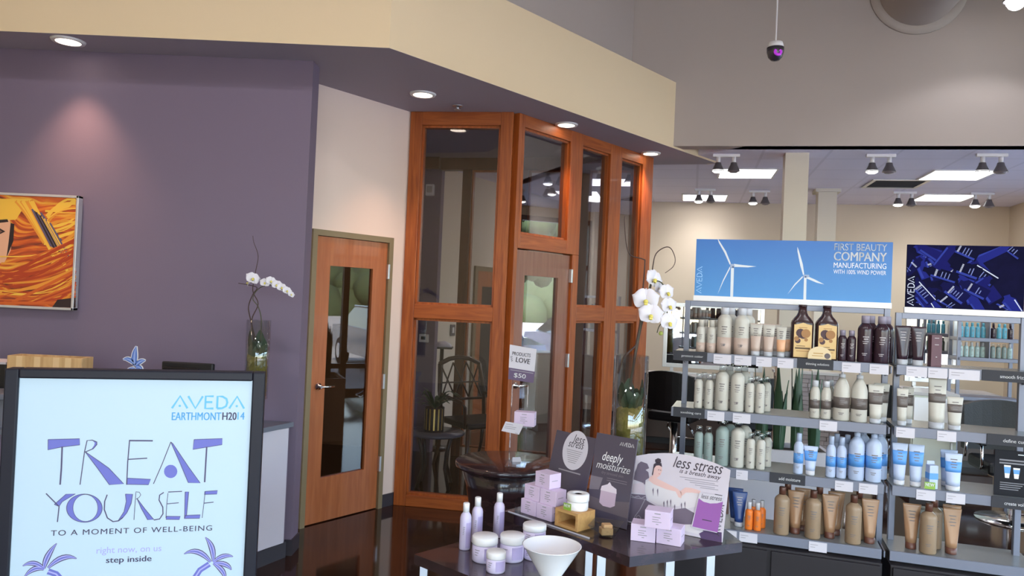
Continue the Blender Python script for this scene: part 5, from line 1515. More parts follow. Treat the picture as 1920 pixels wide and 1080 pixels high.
# big brown flat bottles with kraft labels
def big_brown(x, label):
    s = shelf_s(x, 670, .07)
    o = thing('oil_bottle', label, 'bottle', shelf_pt(s, .085, LEV['top'] - .0015), SA + R(5), g_['top'])
    secs = [(0, .052, .036), (.004, .054, .038), (.178, .054, .038), (.19, .05, .036), (.205, .04, .03), (.22, .028, .024), (.235, .0215, .0195), (.262, .0195, .0185)]
    vs = []; fs = []
    for z, a, b in secs:
        for k in range(28):
            an = 2 * math.pi * k / 28; c, s_ = math.cos(an), math.sin(an); e = .45 if z < .21 else .7
            vs.append((a * math.copysign(abs(c) ** e, c), b * math.copysign(abs(s_) ** e, s_), z))
    for i in range(len(secs) - 1):
        for k in range(28): fs.append((i * 28 + k, i * 28 + (k + 1) % 28, (i + 1) * 28 + (k + 1) % 28, (i + 1) * 28 + k))
    bm_ = MB().add(vs, fs, 0, True); bm_.f += [list(range(28))[::-1], list(range(7 * 28, 8 * 28))]; bm_.mi += [0, 0]; bm_.sm += [False, False]
    part('body', bm_, Q['choc'], o)
    part('cap', MB().loft([(.262, .021, .02), (.275, .021, .02)], 20), Q['choc'], o)
    pm = MB(); y = -.0386
    pm.flat([(-.043, .006), (.043, .006), (.043, .172), (.02, .176), (0, .183), (-.02, .176), (-.043, .172)], y, 0)
    for cx, cz, r1, mi in ((-.012, .13, .022, 1), (.014, .128, .023, 2), (.0, .12, .02, 1), (-.024, .09, .014, 1), (-.03, .10, .012, 2), (.016, .096, .009, 2)):
        pm.flat([(cx + r1 * math.cos(k * .524), cz + r1 * math.sin(k * .524)) for k in range(12)], y - .0003 - .0001 * mi, mi)
    pm.flat([(-.022, .105), (-.012, .105), (-.012, .146), (-.022, .146)], y - .0008, 1)
    pm.box(-.03, .012, y - .0006, y, .062, .065, 3); pm.box(-.036, .036, y - .0006, y, .048, .056, 3); pm.box(-.03, .03, y - .0006, y, .036, .039, 2); pm.box(-.02, .02, y - .0006, y, .156, .159, 2)
    part('label', pm, [Q['kraft'], cmat('label_plum', 74, 48, 54, .6), cmat('label_tan', 158, 112, 66, .6), cmat('label_text', 92, 70, 44, .6)], o, 'kraft coloured label with fruit picture')
big_brown(1502, 'big dark brown bottle with kraft label, beside the orange banded tubes')
big_brown(1548, 'big dark brown bottle with kraft label, behind the round paper card')
s = shelf_s(1537, 670, .012)
t = thing('shelf_card', 'round-topped kraft card with plum dot before the brown bottle', 'card', shelf_pt(s, .022, LEV['top'] - .0015), SA)
dome = [(-.055, 0), (.055, 0)] + [(.055 * math.cos(k * math.pi / 14), .022 + .045 * math.sin(k * math.pi / 14)) for k in range(15)]
cm = MB(); n = len(dome)
cm.add([(p[0], 0, p[1]) for p in dome] + [(p[0], .002, p[1]) for p in dome], [list(range(n)), list(range(n, 2 * n))[::-1]] + [(i, n + i, n + (i + 1) % n, (i + 1) % n) for i in range(n)])
part('card', cm, cmat('pale_kraft_card', 222, 200, 160, .6), t)
pm = MB(); pm.flat([(.036 + .014 * math.cos(k * .4), .021 + .014 * math.sin(k * .4)) for k in range(16)], -.0006, 0); pm.box(-.03, .016, -.0006, 0, .030, .034, 1); pm.box(-.036, .014, -.0006, 0, .018, .021, 1)
part('printed_text', pm, [Q['plum'], cmat('card_text', 176, 130, 60, .6)], t)
pl_('plum_s', 1579, T_, F, 'small dark plum bottle next to the big brown bottle'); pl_('plum_s', 1596, T_, F, 'small dark plum bottle next to the big plum ones')
pl_('plum_l', 1621, T_, F, 'big dark plum bottle beside the small plum ones, front row'); pl_('plum_l', 1652, T_, F, 'big dark plum bottle at the inner end of the top shelf, front row')
pl_('plum_l', 1631, T_, BK, 'big dark plum bottle in the back row, behind the first big one'); pl_('plum_l', 1661, T_, BK, 'big dark plum bottle in the back row, at the shelf end')
pl_('plum_t', 1692, T_, F, 'dark plum squeeze tube by the upright under the dark blue banner'); pl_('plum_t', 1721, T_, F, 'dark plum squeeze tube next to the slim plum carton', -6)
pl_('plum_t', 1703, T_, BK, 'dark plum squeeze tube in the back row under the dark blue banner')
s = shelf_s(1752, 684, .05)
t = thing('slim_carton', 'slim plum carton standing alone under the dark blue banner', 'box', shelf_pt(s, .055, LEV['top'] - .0015), SA + R(10), g_['top'])
part('box_body', MB().box(-.024, .024, -.022, .022, 0, .155, b=.001), cmat('plum_carton', 84, 44, 58, .4), t)
pm = MB(); pm.box(-.010, .010, -.0228, -.022, .138, .141); pm.box(-.009, .009, -.0228, -.022, .106, .109); pm.box(-.003, .003, -.0228, -.022, .046, .050); part('printed_text', pm, Q['pale_txt'], t)
S2 = 'second'
pl_('cream_s', 1308, S2, F, 'small plain cream bottle at the outer end of the second shelf'); pl_('cream_s', 1328, S2, F, 'small plain cream bottle beside the tall ones on the second shelf')
pl_('cream_s', 1318, S2, BK, 'small plain cream bottle in the back row, outer end of the second shelf'); pl_('cream_s', 1337, S2, BK, 'small plain cream bottle in the back row, by the tall ones of the second shelf')
pl_('cream_l', 1352, S2, F, 'tall plain cream bottle beside the outer small ones, second shelf'); pl_('cream_l', 1381, S2, F, 'tall plain cream bottle beside the inner small ones, second shelf')
pl_('cream_l', 1365, S2, BK, 'tall plain cream bottle in the back row of the second shelf, outer one'); pl_('cream_l', 1393, S2, BK, 'tall plain cream bottle in the back row of the second shelf, inner one')
pl_('cream_s', 1405, S2, F, 'small plain cream bottle just past the tall ones, second shelf'); pl_('cream_s', 1424, S2, F, 'small plain cream bottle before the empty stretch of the second shelf')
pl_('cream_s', 1417, S2, BK, 'small cream bottle in the back row just past the tall ones, second shelf'); pl_('cream_s', 1436, S2, BK, 'small cream bottle in the back row before the empty stretch of shelf')
pl_('band_s', 1527, S2, F, 'small cream bottle with brown band after the empty stretch of shelf'); pl_('band_s', 1548, S2, F, 'small cream bottle with brown band next to the big banded ones')
pl_('band_s', 1555, S2, BK, 'small cream bottle with brown band, in the back row')
pl_('band_l', 1577, S2, F, 'big cream pump bottle with brown band, beside the small banded ones'); pl_('band_l', 1610, S2, F, 'big cream pump bottle with brown band, beside the banded tube')
pl_('band_t', 1641, S2, F, 'cream tube with brown band next to the big pump bottle'); pl_('band_t', 1652, S2, BK, 'cream tube with brown band half hidden behind the upright')
pl_('band_ts', 1691, S2, F, 'slim cream tube with brown band under the dark blue banner'); pl_('band_ts', 1702, S2, BK, 'slim cream tube with brown band in the back row')
pl_('band_tall', 1756, S2, F, 'tallest cream tube with square brown label, second shelf'); pl_('band_tw', 1790, S2, F, 'short wide cream tube with brown band, beside the tallest tube')
S3_ = 'third'
pl_('sage_s', 1308, S3_, F, 'small sage green bottle at the outer end of the third shelf'); pl_('sage_s', 1326, S3_, F, 'small sage green bottle next to the big sage one')
pl_('sage_l', 1352, S3_, F, 'big sage green bottle on the third shelf'); pl_('cream_l', 1381, S3_, F, 'big cream bottle beside the big sage one, third shelf')
pl_('sage_l', 1366, S3_, BK, 'big sage green bottle in the back row of the third shelf'); pl_('cream_l', 1394, S3_, BK, 'big cream bottle in the back row of the third shelf')
pl_('cream_s', 1406, S3_, F, 'small cream bottle next to the big cream one, third shelf'); pl_('cream_s', 1425, S3_, F, 'small cream bottle by the white planter, third shelf')
pl_('cream_s', 1418, S3_, BK, 'small cream bottle in the back row next to the big cream one, third shelf'); pl_('cream_s', 1437, S3_, BK, 'small cream bottle in the back row by the white planter, third shelf')
pl_('blue_s', 1496, S3_, F, 'slim blue banded bottle standing with the small blue tube'); pl_('blue_ts', 1519, S3_, F, 'small blue banded tube in the middle of the third shelf')
pl_('blue_s', 1557, S3_, F, 'slim blue banded bottle, first beside the big blue bottles'); pl_('blue_s', 1577, S3_, F, 'slim blue banded bottle touching the big blue bottles')
pl_('blue_s', 1567, S3_, BK, 'slim blue banded bottle in the back row, outer one'); pl_('blue_s', 1587, S3_, BK, 'slim blue banded bottle in the back row, inner one')
pl_('blue_l', 1605, S3_, F, 'big blue banded pump bottle beside the slim ones'); pl_('blue_l', 1637, S3_, F, 'big blue banded pump bottle by the upright')
pl_('blue_l', 1617, S3_, BK, 'big blue banded pump bottle in the back row, outer one'); pl_('blue_l', 1648, S3_, BK, 'big blue banded pump bottle in the back row by the upright')
pl_('blue_t', 1686, S3_, F, 'blue banded tube closest to the upright, third shelf'); pl_('blue_t', 1717, S3_, F, 'blue banded tube beside the boxed sample')
s = shelf_s(1746, 915, .05)
t = thing('sample_carton', 'small white and blue sample carton behind the NEW tag', 'box', shelf_pt(s, .05, LEV['third'] - .0015), SA + R(16), g_['third'])
part('box_body', MB().box(-.02, .02, -.02, .02, 0, .112, b=.001), Q['paleblue'], t); part('label_band', MB().box(-.0206, .0206, -.0206, .0206, .045, .075), Q['blue'], t); part('flap', MB().box(-.016, .02, .016, .02, .112, .128), Q['paleblue'], t)
s = shelf_s(1744, 915, .006); p = shelf_pt(s, .012, LEV['third'] - .0015)
new_tag('small green NEW tag before the boxed blue sample on the shelf', p, SA, 1.15)
pl_('blue_tw', 1787, S3_, F, 'wide blue banded tube standing alone in front of its twin'); pl_('blue_tw', 1778, S3_, BK, 'wide blue banded tube behind its twin')
# black shelf card
s = shelf_s(1897, 930, .05); t = thing('shelf_card', 'black standing card with two little blue tubes pictured', 'card', shelf_pt(s, .05, LEV['third'] - .0015), SA)
part('board', MB().box(-.075, .075, 0, .004, 0, .215, b=.001), cmat('black_card', 26, 26, 33, .6, spec=.2), t)
pm = MB()
for k in range(2): pm.box(-.055, .058, -.0008, 0, .165 - k * .014, .172 - k * .014, 1)
pm.box(.02, .055, -.0008, 0, .196, .2, 2)
for cx, w, h0, h1 in ((-.022, .014, .085, .145), (.016, .014, .085, .135)):
    pm.flat([(cx - w * .6, h0), (cx + w * .6, h0), (cx + w, h1), (cx - w, h1)], -.0008, 2); pm.flat([(cx - w * .8, h0 + .022), (cx + w * .8, h0 + .022), (cx + w, h1 - .008), (cx - w, h1 - .008)], -.0012, 3)
for k in range(4): pm.box(-.05, .05 - k * .008, -.0008, 0, .06 - k * .01, .064 - k * .01, 1)
part('printed_picture', pm, [Q['navy'], cmat('card_grey_text', 120, 120, 128), M['print_white'], Q['blue']], t)
part('support', MB().box(-.03, .03, .004, .05, 0, .003), M['acrylic'], t)
S4 = 'bottom'
pl_('navy_t', 1384, S4, .095, 'navy blue tube next to the arched card on the bottom shelf', 6); pl_('navy_t', 1376, S4, .165, 'navy blue tube in the back row behind the arched card')
pl_('orange_s', 1403, S4, F, 'small orange bottle beside the navy tube, front row'); pl_('orange_s', 1419, S4, F, 'small orange bottle beside the tan bottle, front row')
pl_('orange_s', 1411, S4, BK - .03, 'small orange bottle in the back row, beside the navy tube'); pl_('orange_s', 1427, S4, BK - .03, 'small orange bottle in the back row, beside the tan bottle')
pl_('tan_l', 1464, S4, F, 'tan bottle with brown cap next to the orange bottles'); pl_('tan_l', 1474, S4, .164, 'tan bottle with brown cap in the back row near the orange bottles')
pl_('bronze_t', 1490, S4, .098, 'bronze tube between the first and second tan bottles', -4); pl_('bronze_t', 1503, S4, .172, 'bronze tube in the back row between the first two tan bottles')
pl_('tan_l', 1523, S4, F, 'tan bottle with brown cap between two bronze tubes, middle of the bottom shelf'); pl_('tan_l', 1534, S4, .164, 'tan bottle with brown cap in the back row, middle of the bottom shelf')
pl_('bronze_t', 1555, S4, .098, 'bronze tube past the middle tan bottle, bottom shelf', 4); pl_('bronze_t', 1566, S4, .172, 'bronze tube in the back row past the middle tan bottle')
pl_('tan_l', 1599, S4, F, 'tan bottle with brown cap close to the upright, bottom shelf'); pl_('tan_l', 1609, S4, .164, 'tan bottle with brown cap in the back row close to the upright')
pl_('bronze_t', 1630, S4, .098, 'bronze tube by the upright, bottom shelf', 3)
pl_('bronze_t', 1708, S4, .098, 'bronze tube under the dark blue banner, first past the upright'); pl_('tan_l', 1740, S4, F, 'tan bottle with brown cap under the dark blue banner, front row')
pl_('tan_l', 1750, S4, .164, 'tan bottle with brown cap under the dark blue banner, back row'); pl_('bronze_t', 1784, S4, .098, 'bronze tube past the last tan bottle, front row', 4); pl_('bronze_t', 1783, S4, .172, 'bronze tube past the last tan bottle, back row')

# ------------------------------------------------------------------ banners on the shelves
OFFB = .22
def banner(label, s0, s1, z0, z1, m_):
    o = thing('shelf_banner', label, 'banner', shelf_pt(s0, OFFB - .012, 0), SA)
    part('board', MB().box(0, s1 - s0, 0, .012, z0, z1, b=.001), m_, o)
    part('base_channel', MB().box(-.004, s1 - s0 + .004, -.006, .018, z0 - .0295, z0, b=.001), M['white'], o, 'white holder channel')
    return o
sA, sB = shelf_s(1302, 555, OFFB), shelf_s(1670, 560, OFFB)
zT = 2.108; zB = 1.795
sky_m = mat('banner_blue', srgb(64, 142, 212), .45)
n = sky_m.node_tree.nodes; l = sky_m.node_tree.links      # the printed sky pales towards its lower edge
tc = n.new('ShaderNodeTexCoord'); sx_ = n.new('ShaderNodeSeparateXYZ'); cr = n.new('ShaderNodeValToRGB')
l.new(tc.outputs['Generated'], sx_.inputs[0]); l.new(sx_.outputs['Z'], cr.inputs[0]); l.new(cr.outputs[0], n['Principled BSDF'].inputs['Base Color'])
cr.color_ramp.elements[0].color = srgb(66, 138, 202) + (1,); cr.color_ramp.elements[1].color = srgb(40, 104, 180) + (1,)
t = banner('bright blue banner with two white wind turbines and white lettering', sA, sB, zB, zT, sky_m)
TM_ = [cmat('turbine_white', 214, 220, 226, .5), M['print_white'], cmat('turbine_grey', 150, 168, 198, .5), cmat('turbine_hub', 60, 76, 110, .5), cmat('banner_pale_blue', 160, 204, 240, .5)]
Y7 = -.0008; pm = MB(); S7 = 1920 / 420
Z = lambda X, Y_: px_local(t, 1280 + X / S7, 430 + Y_ / S7, Y7)
def F7(pts, mi=0, y=Y7): pm.flat([Z(*p) for p in pts], y, mi)
F7([(300, 80), (318, 105), (372, 190), (410, 285), (412, 305), (402, 300), (360, 205), (310, 115)]); F7([(440, 296), (500, 304), (632, 318), (560, 326), (440, 322), (428, 310)]); F7([(405, 318), (408, 334), (350, 445), (298, 560), (345, 435)]); F7([(414, 332), (440, 332), (432, 578), (408, 576)])
F7([(408, 296), (440, 298), (446, 320), (432, 332), (408, 326)], 2, Y7 - .0003); F7([(425, 316), (438, 316), (438, 330), (425, 330)], 3, Y7 - .0004)
part('turbine_picture', pm, TM_, t); pm = MB()
F7([(983, 150), (994, 175), (1030, 300), (1042, 385), (1032, 392), (1008, 310), (984, 190)]); F7([(1064, 400), (1130, 428), (1214, 472), (1150, 458), (1060, 420)]); F7([(1028, 400), (1030, 412), (965, 478), (898, 558), (960, 468)]); F7([(1040, 412), (1062, 412), (1058, 612), (1034, 612)])
F7([(1034, 388), (1084, 390), (1086, 408), (1060, 416), (1034, 410)], 2, Y7 - .0003); F7([(1046, 400), (1060, 400), (1060, 415), (1046, 415)], 3, Y7 - .0004)
part('turbine_picture', pm, TM_, t); pm = MB()
wB_ = sB - sA; hB_ = zT - zB
def bt(s_, x0, x1, z0, z1, **k): text_mb(pm, s_, wB_ * x0, wB_ * x1, zB + hB_ * z0, zB + hB_ * z1, Y7, 1, **k)
bt('FIRST BEAUTY', .718, .972, .848, .965, bold=.004); bt('COMPANY', .718, .972, .675, .825, bold=.014); bt('MANUFACTURING', .718, .972, .555, .645); bt('WITH 100% WIND POWER', .718, .972, .455, .525)
part('lettering', pm, TM_, t); pm = MB()
a0 = (wB_ * .010, zB + hB_ * .04)
aveda(pm, 0, hB_ * .47, 0, .028, Y7, 4, .0036, lambda p: (a0[0] + .028 - p[1], a0[1] + p[0]))
part('brand_mark', pm, TM_, t)

sA, sB = shelf_s(1696, 580, OFFB), shelf_s(1918, 580, OFFB)
zT = 2.098; zB = 1.778
t = banner('dark blue banner showing a heap of shiny blue bottles', sA, sB, zB, zT, mat('banner_navy', srgb(15, 14, 46), .8, spec=.08, vary=(14, .6)))
wB_ = sB - sA; hB_ = zT - zB
pm = MB(); rd = random.Random(11); Y8 = -.0008
def clipf(pts, mi, y):
    pts = [(min(wB_ - .002, max(.002, a)), min(zT - .002, max(zB + .002, b))) for a, b in pts]
    if max(p[0] for p in pts) - min(p[0] for p in pts) > .003 and max(p[1] for p in pts) - min(p[1] for p in pts) > .003: pm.flat(pts, y, mi)
lay = 0
for k in range(34):
    cx, cz = rd.uniform(.02, 1) * wB_, zB + rd.uniform(.02, 1) * hB_; an = rd.uniform(.3, 1.3) * rd.choice((1, 1, -1)); c, s_ = math.cos(an), math.sin(an)
    w, h = rd.uniform(.022, .034), rd.uniform(.06, .085); y = Y8 - k * .00007
    f = lambda a, b: (cx + a * c - b * s_, cz + a * s_ + b * c)
    clipf([f(-w, -h), f(w, -h), f(w, h * .55), f(w * .45, h * .8), f(w * .45, h), f(-w * .45, h), f(-w * .45, h * .8), f(-w, h * .55)], k % 4, y)
    clipf([f(-w * .9, -h * .9), f(-w * .55, -h * .9), f(-w * .55, h * .5), f(-w * .9, h * .5)], 4, y - .00003)
    if k % 2:
        for q in range(rd.randint(2, 4)):
            zz = -h * .5 + q * h * .2; ll = rd.uniform(.3, .7) * w; clipf([f(-ll, zz), f(ll, zz), f(ll, zz + .004), f(-ll, zz + .004)], 5, y - .00003)
        for q in range(8): 
            xx = -w * .62 + q * w * .17; clipf([f(xx, h * .2), f(xx + w * .09, h * .2), f(xx + w * .09, h * .32), f(xx, h * .32)], 6, y - .00004)
    if k % 5 == 0: clipf([f(w * .7, -h), f(w * .86, -h), f(w * .86, h * .5), f(w * .7, h * .5)], 6, y - .00004)
yL = Y8 - 36 * .00007
pm.flat([(0.002, zB + .002), (.042, zB + .002), (.042, zB + hB_ * .5), (.002, zB + hB_ * .5)], yL, 7)
a0 = (.008, zB + hB_ * .03)
aveda(pm, 0, hB_ * .46, 0, .030, yL - .0003, 6, .0042, lambda p: (a0[0] + .030 - p[1], a0[1] + p[0]))
part('printed_picture', pm, [cmat('bottle_blue_a', 24, 25, 92, .8, spec=.08), cmat('bottle_blue_b', 18, 18, 66, .8, spec=.08), cmat('bottle_blue_c', 32, 38, 118, .8, spec=.08), cmat('bottle_blue_d', 13, 13, 42, .8, spec=.08), cmat('bottle_blue_gloss', 48, 60, 146, .8, spec=.08), cmat('bottle_blue_text', 104, 116, 180, .5), cmat('bottle_white_print', 196, 200, 222, .5), cmat('navy_corner', 14, 13, 40, .8, spec=.08)], t)
# ------------------------------------------------------------------ back room furniture
BANG = math.atan2(BD.y, BD.x)
M['mirror'] = mat('mirror_glass', (.86, .87, .88), .02, 1.0)
M['station_wood'] = mat('dark_station_laminate', srgb(66, 50, 46), .35, vary=(5, .2))
M['counter_grey'] = mat('grey_counter', srgb(170, 166, 166), .3)


def station(label, xa, xb, Y, z0, z1, cab_x=None):
    A_ = at_y(xa, 640, Y); w = at_y(xb, 640, Y).x - A_.x
    o = thing('styling_station', label, 'styling station', (A_.x, Y, 0), BANG)
    part('cabinet', MB().box(-.3, w + .3, -.25, .2, .08, .82, b=.004), M['station_wood'], o)
    part('plinth', MB().box(-.26, w + .26, -.2, .18, 0, .08), M['black'], o)
    part('counter', MB().box(-.34, w + .34, -.3, .22, .82, .86, b=.004), M['counter_grey'], o)
    for k in range(3):
        x0 = -.28 + (w + .56) * k / 3
        d_ = part('drawer', MB().box(x0 + .01, x0 + (w + .56) / 3 - .01, -.266, -.25, .58, .8, b=.003), M['station_wood'], o)
        part('pull', MB().box(x0 + (w + .56) / 6 - .06, x0 + (w + .56) / 6 + .06, -.285, -.266, .68, .695, b=.002), M['steel'], d_)
    mf = MB()
    for bx in ((0, .05, z0, z1), (w - .05, w, z0, z1), (.05, w - .05, z1 - .05, z1), (.05, w - .05, z0, z0 + .05)): mf.box(bx[0], bx[1], .1, .14, bx[2], bx[3], b=.003)
    part('mirror_frame', mf, M['steel'], o); part('mirror', MB().box(.05, w - .05, .115, .125, z0 + .05, z1 - .05), M['mirror'], o)
    part('mirror_post', MB().box(.1, .14, .14, .18, .86, z0 + .1).box(w - .14, w - .1, .14, .18, .86, z0 + .1).box(.1, w - .1, .1, .18, .86, .875), M['steel'], o)
    return o


station('styling station with mirror and dark drawers just past the timber screen', 1243, 1424, 9.55, .93, 1.76)
station('styling station with narrow mirror behind the dark blue banner shelf', 1703, 1792, 9.0, .93, 1.76)


def salon_chair(label, loc, rz, w=.56):
    o = thing('salon_chair', label, 'chair', loc, rz, 'black salon chairs in the back room')
    part('seat', MB().box(-w / 2 + .03, w / 2 - .03, -.27, .22, .42, .53, b=.03), M['leather'], o)
    bk = MB(); n = 9; vs = []; fs = []
    for i in range(n):
        u = i / (n - 1) * 2 - 1; x = u * w / 2; y = .2 + .07 * (1 - u * u); top = 1.0 - .05 * u * u
        vs += [(x, y, .56), (x, y + .03, top), (x, y + .1, top), (x, y + .08, .56)]
    for i in range(n - 1):
        for k in range(4): fs.append((i * 4 + k, i * 4 + (k + 1) % 4, i * 4 + 4 + (k + 1) % 4, i * 4 + 4 + k))
    fs += [(0, 3, 2, 1), tuple((n - 1) * 4 + k for k in range(4))]
    part('backrest', bk.add(vs, fs, 0, False), M['leather'], o)
    for sx in (-1, 1):
        ar = part('armrest', MB().box(sx * w / 2 - .03, sx * w / 2 + .03, -.22, .18, .66, .70, b=.012), M['leather'], o)
        part('arm_support', MB().tube([(sx * w / 2, -.18, .66), (sx * w / 2, -.2, .5), (sx * (w / 2 - .03), -.1, .45)], .012, 8).tube([(sx * w / 2, .14, .66), (sx * w / 2, .18, .5)], .012, 8), M['chrome'], ar)
    part('pedestal', MB().lathe([(.06, .02), (.045, .06), (.04, .42)], 16), M['chrome'], o)
    part('base', MB().lathe([(.29, 0), (.29, .012), (.1, .03), (.06, .035)], 28), M['chrome'], o)
    part('footrest', MB().tube([(-.14, -.2, .3), (-.14, -.42, .16), (.14, -.42, .16), (.14, -.2, .3)], .011, 8).tube([(-.14, -.2, .3), (-.1, -.1, .42)], .011, 8).tube([(.14, -.2, .3), (.1, -.1, .42)], .011, 8), M['chrome'], o)
    return o


c = at_y(1268, 700, 8.55); salon_chair('black salon chair turned away before the first mirror station', (c.x, 8.55, 0), R(150))
c = at_y(1410, 700, 8.2); salon_chair('black salon chair partly hidden behind the cream bottles', (c.x, 8.2, 0), R(200))
c = at_y(1872, 740, 6.7); salon_chair('large black salon chair behind the empty shelf under the dark blue banner', (c.x, 6.45, 0), R(-12), .66)
c = at_y(1650, 740, 8.1); salon_chair('black salon chair half hidden by the shelf upright and blue tubes', (c.x, 8.1, 0), R(160))
# stacked stone divider
c0_, c1_ = at_y(1452, 700, 8.75), at_y(1568, 700, 8.75)
mb = MB(); rd = random.Random(5); w = c1_.x - c0_.x
for r_ in range(20):
    x = -rd.uniform(0, .1)
    while x < w:
        l_ = rd.uniform(.07, .18); a, b = max(0, x), min(w, x + l_ - .004)
        if b - a > .01: mb.box(a, b, -.06 - rd.uniform(0, .018), .06, r_ * .05 + .002, r_ * .05 + .048)
        x += l_
t = thing('stone_divider', 'low divider of stacked grey stone behind the snake plants', 'divider', (c0_.x, 8.75, 0), BANG)
part('stone_brick_facing', mb, mat('stacked_stone', srgb(158, 146, 146), .8, vary=(7, .35)), t)
part('cap_slab', MB().box(-.02, w + .02, -.09, .08, 1.0, 1.03, b=.004), M['counter_grey'], t)
# white trough with snake plants
ca, cb_ = at_y(1372, 800, 5.45), at_y(1562, 800, 5.35); w = (Vector((cb_.x, cb_.y)) - Vector((ca.x, ca.y))).length
t = thing('planter', 'white trough planter standing behind the product shelf', 'planter', (ca.x, ca.y, 0), math.atan2(cb_.y - ca.y, cb_.x - ca.x))
hp = .72
part('trough', MB().box(0, w, 0, .03, 0, hp, b=.003).box(0, w, .32, .35, 0, hp, b=.003).box(0, .03, .03, .32, 0, hp).box(w - .03, w, .03, .32, 0, hp).box(.03, w - .03, .03, .32, 0, .6), mat('white_planter', srgb(206, 200, 206), .5), t)
part('soil', MB().box(.03, w - .03, .03, .32, .6, .685), mat('dark_soil', srgb(46, 36, 30), .95), t)
trough = t
rd = random.Random(9)
for k in range(4):
    ox = .24 + k * .125; nm = ('at the shelf end', 'second in the trough', 'in the middle of the trough', 'fourth in the trough', 'at the inner end')[k]
    pos = Vector((ca.x, ca.y, 0)) + Vector((math.cos(trough.rotation_euler.z), math.sin(trough.rotation_euler.z), 0)) * ox + Vector((-math.sin(trough.rotation_euler.z), math.cos(trough.rotation_euler.z), 0)) * .17
    o = thing('snake_plant', 'snake plant with upright dark green leaves, ' + nm, 'plant', (pos.x, pos.y, .6865), 0, 'snake plants in the white trough')
    lf = MB()
    for j in range(11):
        a = j * .571 + rd.uniform(-.2, .2); r0 = .02 + .012 * (j % 2); H_ = rd.uniform(.42, .66); tw = rd.uniform(-.3, .3); ln = rd.uniform(.0, .035)
        vs = []; fs = []
        for i in range(7):
            u = i / 6; wd = .032 * math.sin(math.pi * min(1, .2 + .8 * u)) if u < 1 else .0015; cx = math.cos(a) * (r0 + ln * u * u); cy = math.sin(a) * (r0 + ln * u * u); b_ = a + 1.57 + tw * u
            vs += [(cx - math.cos(b_) * wd, cy - math.sin(b_) * wd, H_ * u), (cx + math.cos(a) * .006, cy + math.sin(a) * .006, H_ * u), (cx + math.cos(b_) * wd, cy + math.sin(b_) * wd, H_ * u)]
        for i in range(6):
            for q in (0, 1): fs.append((3 * i + q, 3 * i + q + 1, 3 * i + 4 + q, 3 * i + 3 + q))
        lf.add(vs, fs, 0, True)
    part('leaves', lf, M['leaf'], o)
# pale cabinet, and an added shelf standing in for a mirror reflection
ca, cb_ = at_y(1708, 800, 7.1), at_y(1786, 800, 7.1)
w = cb_.x - ca.x
t = thing('cabinet', 'pale grey-green cabinet seen between the blue tubes', 'cabinet', (ca.x, 7.1, 0), BANG)
part('body', MB().box(0, w, 0, .45, .06, .98, b=.004), mat('pale_green_laminate', srgb(190, 194, 182), .4), t)
part('plinth', MB().box(.02, w - .02, .04, .43, 0, .06), M['black'], t); part('top', MB().box(-.01, w + .01, -.02, .46, .98, 1.01, b=.003), M['counter_grey'], t)
dr = part('door', MB().box(.015, w - .015, -.018, 0, .09, .66, b=.003), mat('pale_green_door', srgb(196, 200, 190), .4), t); part('handle', MB().box(w - .06, w - .045, -.04, -.018, .4, .56, b=.003), M['steel'], dr)
dr = part('drawer', MB().box(.015, w - .015, -.018, 0, .68, .96, b=.003), M['white'], t); part('knob', MB().sphere((w / 2, -.028, .82), .014), M['steel'], dr)
Yr = 8.3
ca, cb_ = at_y(1796, 640, Yr), at_y(1906, 640, Yr); w = cb_.x - ca.x
t = thing('display_shelf', 'added grey shelf with turquoise bottles, standing in for a mirror reflection', 'shelf', (ca.x, Yr, 0), BANG)
zl = [at_y(1850, 634, Yr).z, at_y(1850, 671, Yr).z, at_y(1850, 745, Yr).z, .5]
for z in zl: part('shelf_board', MB().box(0, w, 0, .3, z - .04, z, b=.003), M['shelf'], t)
for x_ in (0, w - .03):
    for y_ in (0, .27): part('upright', MB().box(x_ - .002, x_ + .032, y_, y_ + .03, 0, 1.82), M['upright'], t)
for z in zl[:2]: part('divider', MB().box(w * .5 - .004, w * .5 + .004, .02, .29, z, z + .19), M['upright'], t)
part('top_rail', MB().box(0, w, .0, .03, 1.78, 1.82), M['upright'], t)
Q['turq'] = cmat('turquoise_plastic', 96, 168, 190); Q['pale_sage'] = cmat('pale_sage_plastic', 176, 198, 196)
bottle('turq_b', .024, .165, 'turq', 'turq', neck=.5, cap_h=.04); bottle('psage_b', .024, .165, 'pale_sage', 'white', neck=.5, cap_h=.04); bottle('far_dark', .026, .17, 'plum', 'plum', neck=.4, cap_h=.05)
bottle('sage_f', .024, .16, 'sage', 'clear', neck=.6, cap_h=.03)
u_ = Vector((math.cos(BANG), math.sin(BANG))); v_ = Vector((-u_.y, u_.x))
for lv, (zz, seq) in enumerate(((zl[0], ('turq_b', 'turq_b', 'turq_b', 'turq_b', 'turq_b', 'far_dark', 'turq_b', 'turq_b', 'far_dark')), (zl[1], ('psage_b', 'psage_b', 'psage_b', 'psage_b', 'psage_b', 'sage_f', 'sage_f', 'sage_f', 'psage_b')))):
    for k, key in enumerate(seq):
        x = .062 + (w - .15) * k / (len(seq)); x += .045 if k > 4 else 0
        q = Vector((ca.x, Yr)) + u_ * x + v_ * .1
        nm, P, cat = KIND[key]
        colr = {'turq_b': 'turquoise', 'psage_b': 'pale sage', 'far_dark': 'dark', 'sage_f': 'grey green'}[key]
        o = thing(nm, colr + ' bottle on the ' + ('upper' if lv == 0 else 'lower') + ' board of the stand-in far shelf', cat, (q.x, q.y, zz + .0005), BANG, colr + ' bottles on the ' + ('upper' if lv == 0 else 'lower') + ' board of the far shelf')
        for (pn, me, lb) in P: link(pn, me, o)

